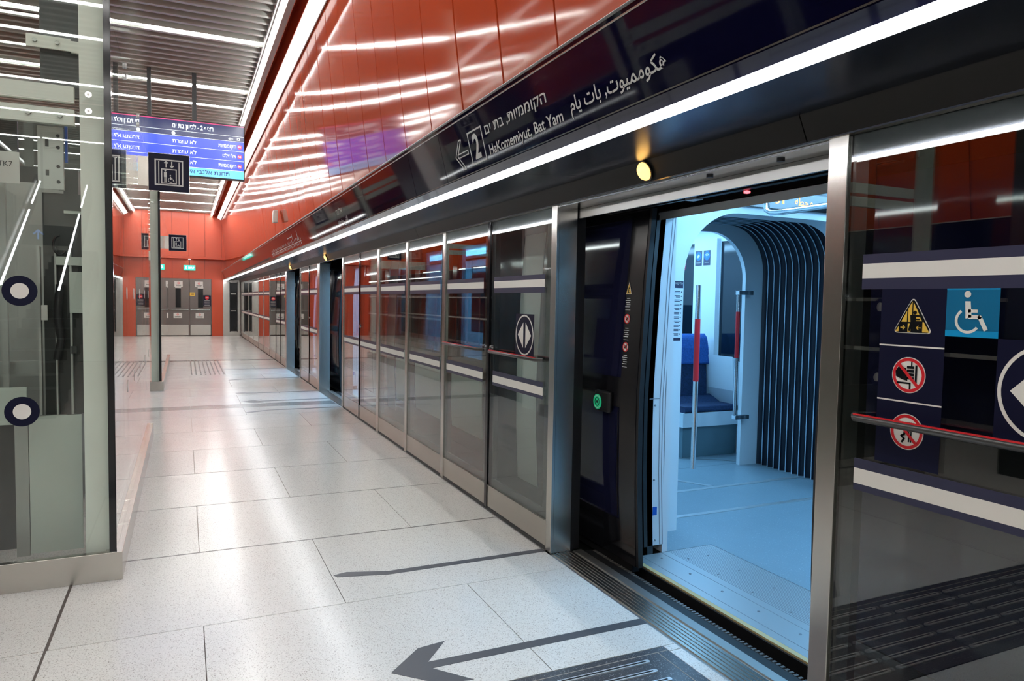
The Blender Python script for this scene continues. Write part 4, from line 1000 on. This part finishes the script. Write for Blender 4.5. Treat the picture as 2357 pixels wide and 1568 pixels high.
# ================================================================ END WALL
YE = 29.5
b = MB(); gx = [-4.4+.57*k for k in range(0, 13)]
xs = [-4.4, -3.8, -3.2, -2.6, -2.05, -1.45, -.95, -.40, .167, .72, 1.29, 2.2]
for a, c in zip(xs[:-1], xs[1:]): b.box(a+.004, c-.004, 29.18, 29.2, 2.98, 4.98, M_RED_F)
b.box(-4.4, 2.4, 29.2, 29.3, 2.98, 5.0, M_GAP)
b.box(-4.4, 1.9, 29.18, 29.6, 2.90, 2.978, M_RED_F)
for a, c in zip(xs[:-1], xs[1:]): b.box(a+.004, c-.004, 29.50, 29.53, 2.165, 2.90, M_RED_F)
b.box(.945, 1.352, 29.44, 29.53, 0, 2.165, M_RED_F).box(-4.4, -.585, 29.44, 29.53, 0, 2.165, M_RED_F)
b.box(-4.4, 2.4, 29.54, 29.7, 0, 2.98, M_GAP)
struct(b.build('wall_end'))
def end_door(n, x0, x1, handle_x):
    o = MB().box(x0+.004, x1-.004, 29.47, 29.52, .02, 2.16).build('door_%d' % n, M_DOORST); struct(o)
    MB().box(x0+.03, x1-.03, 29.462, 29.47, .04, .43).build('kick_plate', M_STEEL, o)
    MB().box(x0+.06, x1-.06, 29.40, 29.43, .985, 1.02).cyl((handle_x, 29.43, 1.0), (handle_x, 29.47, 1.0), .02).build('panic_bar', M_CHROME, o)
    xm = (x0+x1)/2
    MB().box(xm-.09, xm+.09, 29.464, 29.47, 1.08, 1.80).build('vision_window', M_TRB, o)
    MB().box(xm-.10, xm+.10, 29.462, 29.47, 1.80, 1.85).build('window_trim', M_STEEL_D, o)
    return o
end_door(1, .18, .94, .22); end_door(2, -.585, .175, .13)
def notice(x0, x1, z0, z1, label, mbg, marks, yy=29.46):
    t = thing('notice', label, 'notice', ((x0+x1)/2, yy, z0), 'notices on the end doors')
    MB().box(x0, x1, yy-.002, yy, z0, z1).build('sheet', mbg, t)
    q = Plane((x0, yy-.002, z0), (1, 0, 0), (0, 0, 1)); W, H_ = x1-x0, z1-z0
    if marks == 'no':
        shape(q, ring(W/2, H_*.66, H_*.2, H_*.06, 20)+[seg((W/2-H_*.12, H_*.66), (W/2+H_*.12, H_*.66), H_*.06)], 'red_symbol', M_REDD, t, e=.001)
        shape(q, [rect(W*.15, W*.85, H_*.28, H_*.34), rect(W*.2, W*.8, H_*.14, H_*.2)], 'text_lines', M_GLOSSBLK, t, e=.001)
    elif marks == 'blk':
        shape(q, [circ(W/2, H_*.78, W*.26, 24)], 'red_symbol', M_REDD, t, e=.001)
        shape(q, [rect(W*.34, W*.66, H_*.76, H_*.80)]+[rect(W*.15, W*.85, H_*v, H_*v+.008) for v in (.5, .4, .3, .2, .1)], 'text_lines', M_WHITE, t, e=.002)
    else: shape(q, [rect(W*.15, W*.85, H_*.6, H_*.7), rect(W*.2, W*.8, H_*.3, H_*.4)], 'text_lines', M_GLOSSBLK, t, e=.001)
notice(.37, .65, 1.85, 2.06, 'white notice with red symbol high on the right end door', M_PAPER, 'no')
notice(-.33, -.05, 1.85, 2.06, 'white notice with red symbol high on the left end door', M_PAPER, 'no')
notice(.385, .675, .68, .875, 'white notice with red symbol below the bar of the right end door', M_PAPER, 'no')
notice(-.37, -.08, .68, .875, 'white notice with red symbol below the bar of the left end door', M_PAPER, 'no')
notice(.19, .37, 1.52, 1.65, 'small yellow notice on the right end door', M_YEL, '')
notice(.655, .92, 1.13, 1.55, 'black prohibition notice with red disc on the right end door', M_NAVYS, 'blk')
t = thing('exit_sign', 'green lit exit sign above the end doors', 'exit sign', (.187, 29.4, 2.47))
MB().box(-.015, .388, 29.38, 29.44, 2.47, 2.665).build('lit_panel', M_EXITG, t, bevel=.004)
MB().cyl((.187, 29.41, 2.665), (.187, 29.41, 2.90), .01, M_BLACK).build('hanger_rod', None, t)
q = Plane((-.015, 29.38, 2.47), (1, 0, 0), (0, 0, 1))
text(q, HEB('יציאה'), .36, .06, .085, M_EXITW, t, width=.20, align='r', e=.002, bold=.02)
shape(q, [circ(.09, .15, .016, 12)]+path([(.09, .13), (.075, .09), (.05, .05)], .02)+path([(.075, .09), (.11, .05)], .02)+path([(.06, .12), (.12, .115)], .012), 'running_figure', M_EXITW, t, e=.002)
t = thing('downlight', 'small round white downlight under the red ledge of the end wall', 'downlight', (.19, 29.3, 2.9))
MB().cyl((.19, 29.32, 2.899), (.19, 29.32, 2.888), .05, M_STEEL, 20).build('rim', None, t)
MB().cyl((.19, 29.32, 2.888), (.19, 29.32, 2.884), .038, M_COVE, 20).build('lens', None, t)
# steel side doors at the end of the screens
def side_door(n, x0, x1, w0, w1):
    o = MB().box(x0, w0, 29.42, 29.48, 0, 2.16).box(w1, x1, 29.42, 29.48, 0, 2.16).box(w0, w1, 29.42, 29.48, 2.05, 2.16).box(w0, w1, 29.42, 29.48, 0, .18).build('door_%d' % n, M_STEEL); struct(o)
    MB().box(w0, w1, 29.44, 29.46, .18, 2.05).build('narrow_pane', M_TRB, o)
    MB().box(w0-.02, w0, 29.415, 29.42, .15, 2.08).box(w1, w1+.02, 29.415, 29.42, .15, 2.08).build('pane_frame', M_BLACK, o)
    MB().box(w0+.03, w1-.03, 29.436, 29.44, 1.60, 1.64).box(w0+.03, w1-.03, 29.436, 29.44, .95, .98).build('safety_stripe', M_WHITE, o)
side_door(3, 1.355, 1.98, 1.60, 1.85)
# speaker box
t = thing('wall_speaker', 'small white speaker box on the red wall near the far end', 'speaker', (1.41, 12.3, 2.8))
MB().box(1.33, 1.40, 12.22, 12.42, 2.73, 2.93).build('cabinet', M_WHITE, t, bevel=.01)
MB().box(1.325, 1.33, 12.25, 12.39, 2.76, 2.90).build('grille', M_STEEL_D, t)
# ================================================================ LEFT SIDE AND BEHIND THE CAMERA (seen in reflections)
b = MB().box(-4.5, -4.385, -12, 29.5, 0, .18, M_KICK).box(-4.43, -4.42, -12, 29.5, .18, 2.07, M_GLOSSBLK)
for k in range(40): b.box(-4.415, -4.38, -12+k*1.05, -11.93+k*1.05, 0, 2.07, M_STEEL)
b.box(-4.385, -4.38, -12, 29.5, 1.595, 1.64, M_WHITE).box(-4.385, -4.38, -12, 29.5, .93, .98, M_WHITE)
struct(b.build('wall_far_left'))
b = MB().box(-6, 2.0, -10.1, -10, 0, 5, M_PALE2).box(2.0, 7.5, -12, -11.9, -1.3, 5, M_DARK)
struct(b.build('wall_back'))
t = thing('direction_sign', 'hanging black exit sign with blue arrow, mirrored in the lift glass', 'direction sign', (-2.7, -8.0, 2.6))
MB().box(-3.55, -1.96, -8.02, -7.98, 2.44, 2.83).build('sign_body', M_GLOSSBLK, t)
MB().box(-3.4, -3.36, -8.01, -7.99, 2.83, 4.6).box(-2.5, -2.46, -8.01, -7.99, 2.83, 4.6).build('hanger', M_BLACK, t)
q = Plane((-1.96, -7.98, 2.44), (-1, 0, 0), (0, 0, 1)); k_ = 1.36
KS = lambda ps: [[(x*k_, y*k_) for x, y in p] for p in ps]
shape(q, KS(path([(.44, .08), (.44, .20)], .022)+path([(.38, .15), (.44, .21), (.50, .15)], .022)+frame(.66, .82, .06, .22, .012)+path([(.80, .18), (.74, .11), (.69, .10)], .014)+path([(.69, .18), (.71, .20)], .01)), 'exit_pictogram', M_BLUELIT, t, e=.001)
text(q, 'Exit', 1.10*k_, .06, .07, M_BLUELIT, t, width=.2); text(q, HEB('יציאה'), 1.10*k_, .2, .07, M_BLUELIT, t, width=.27)
# escalator behind the camera
t = thing('escalator', 'escalator rising away behind the camera with lit balustrades, mirrored in the lift glass', 'escalator', (-1.6, -3.5, 0))
def mv(p): return (p[0], 8.42-p[1], p[2])
for k, (a, c) in enumerate((((-1.348, 9.9, 1.551), (-1.687, 16, 3.596)), ((-1.94, 10, 1.598), (-2.449, 16, 3.613)))):
    A, C_ = Vector(mv(a)), Vector(mv(c))
    MB().cyl(A, A+(C_-A)*.62, .012, M_LED, 8).cyl(A+(C_-A)*.70, C_, .012, M_LED, 8).build('balustrade_lamp', None, t)
    w_ = Vector((.05 if k == 0 else -.05, 0, 0))
    MB().add([A+w_+Vector((0, 0, -.35)), C_+w_+Vector((0, 0, -.35)), C_+w_+Vector((0, 0, .12)), A+w_+Vector((0, 0, .12)),
              A+w_*1.6+Vector((0, 0, -.35)), C_+w_*1.6+Vector((0, 0, -.35)), C_+w_*1.6+Vector((0, 0, .12)), A+w_*1.6+Vector((0, 0, .12))],
             [(0, 1, 2, 3), (7, 6, 5, 4), (0, 4, 5, 1), (1, 5, 6, 2), (2, 6, 7, 3), (3, 7, 4, 0)]).build('balustrade', M_SHAFT, t)
b = MB()
for k in range(16):
    f_ = k/16; y_ = -1.6-6*f_; b.box(-2.1-.1*f_, -1.42-.1*f_, y_-.38, y_, max(0, 2.1*f_-.2), .35+2.1*f_)
b.build('steps', M_SHAFT, t)
bpy.context.view_layer.update()
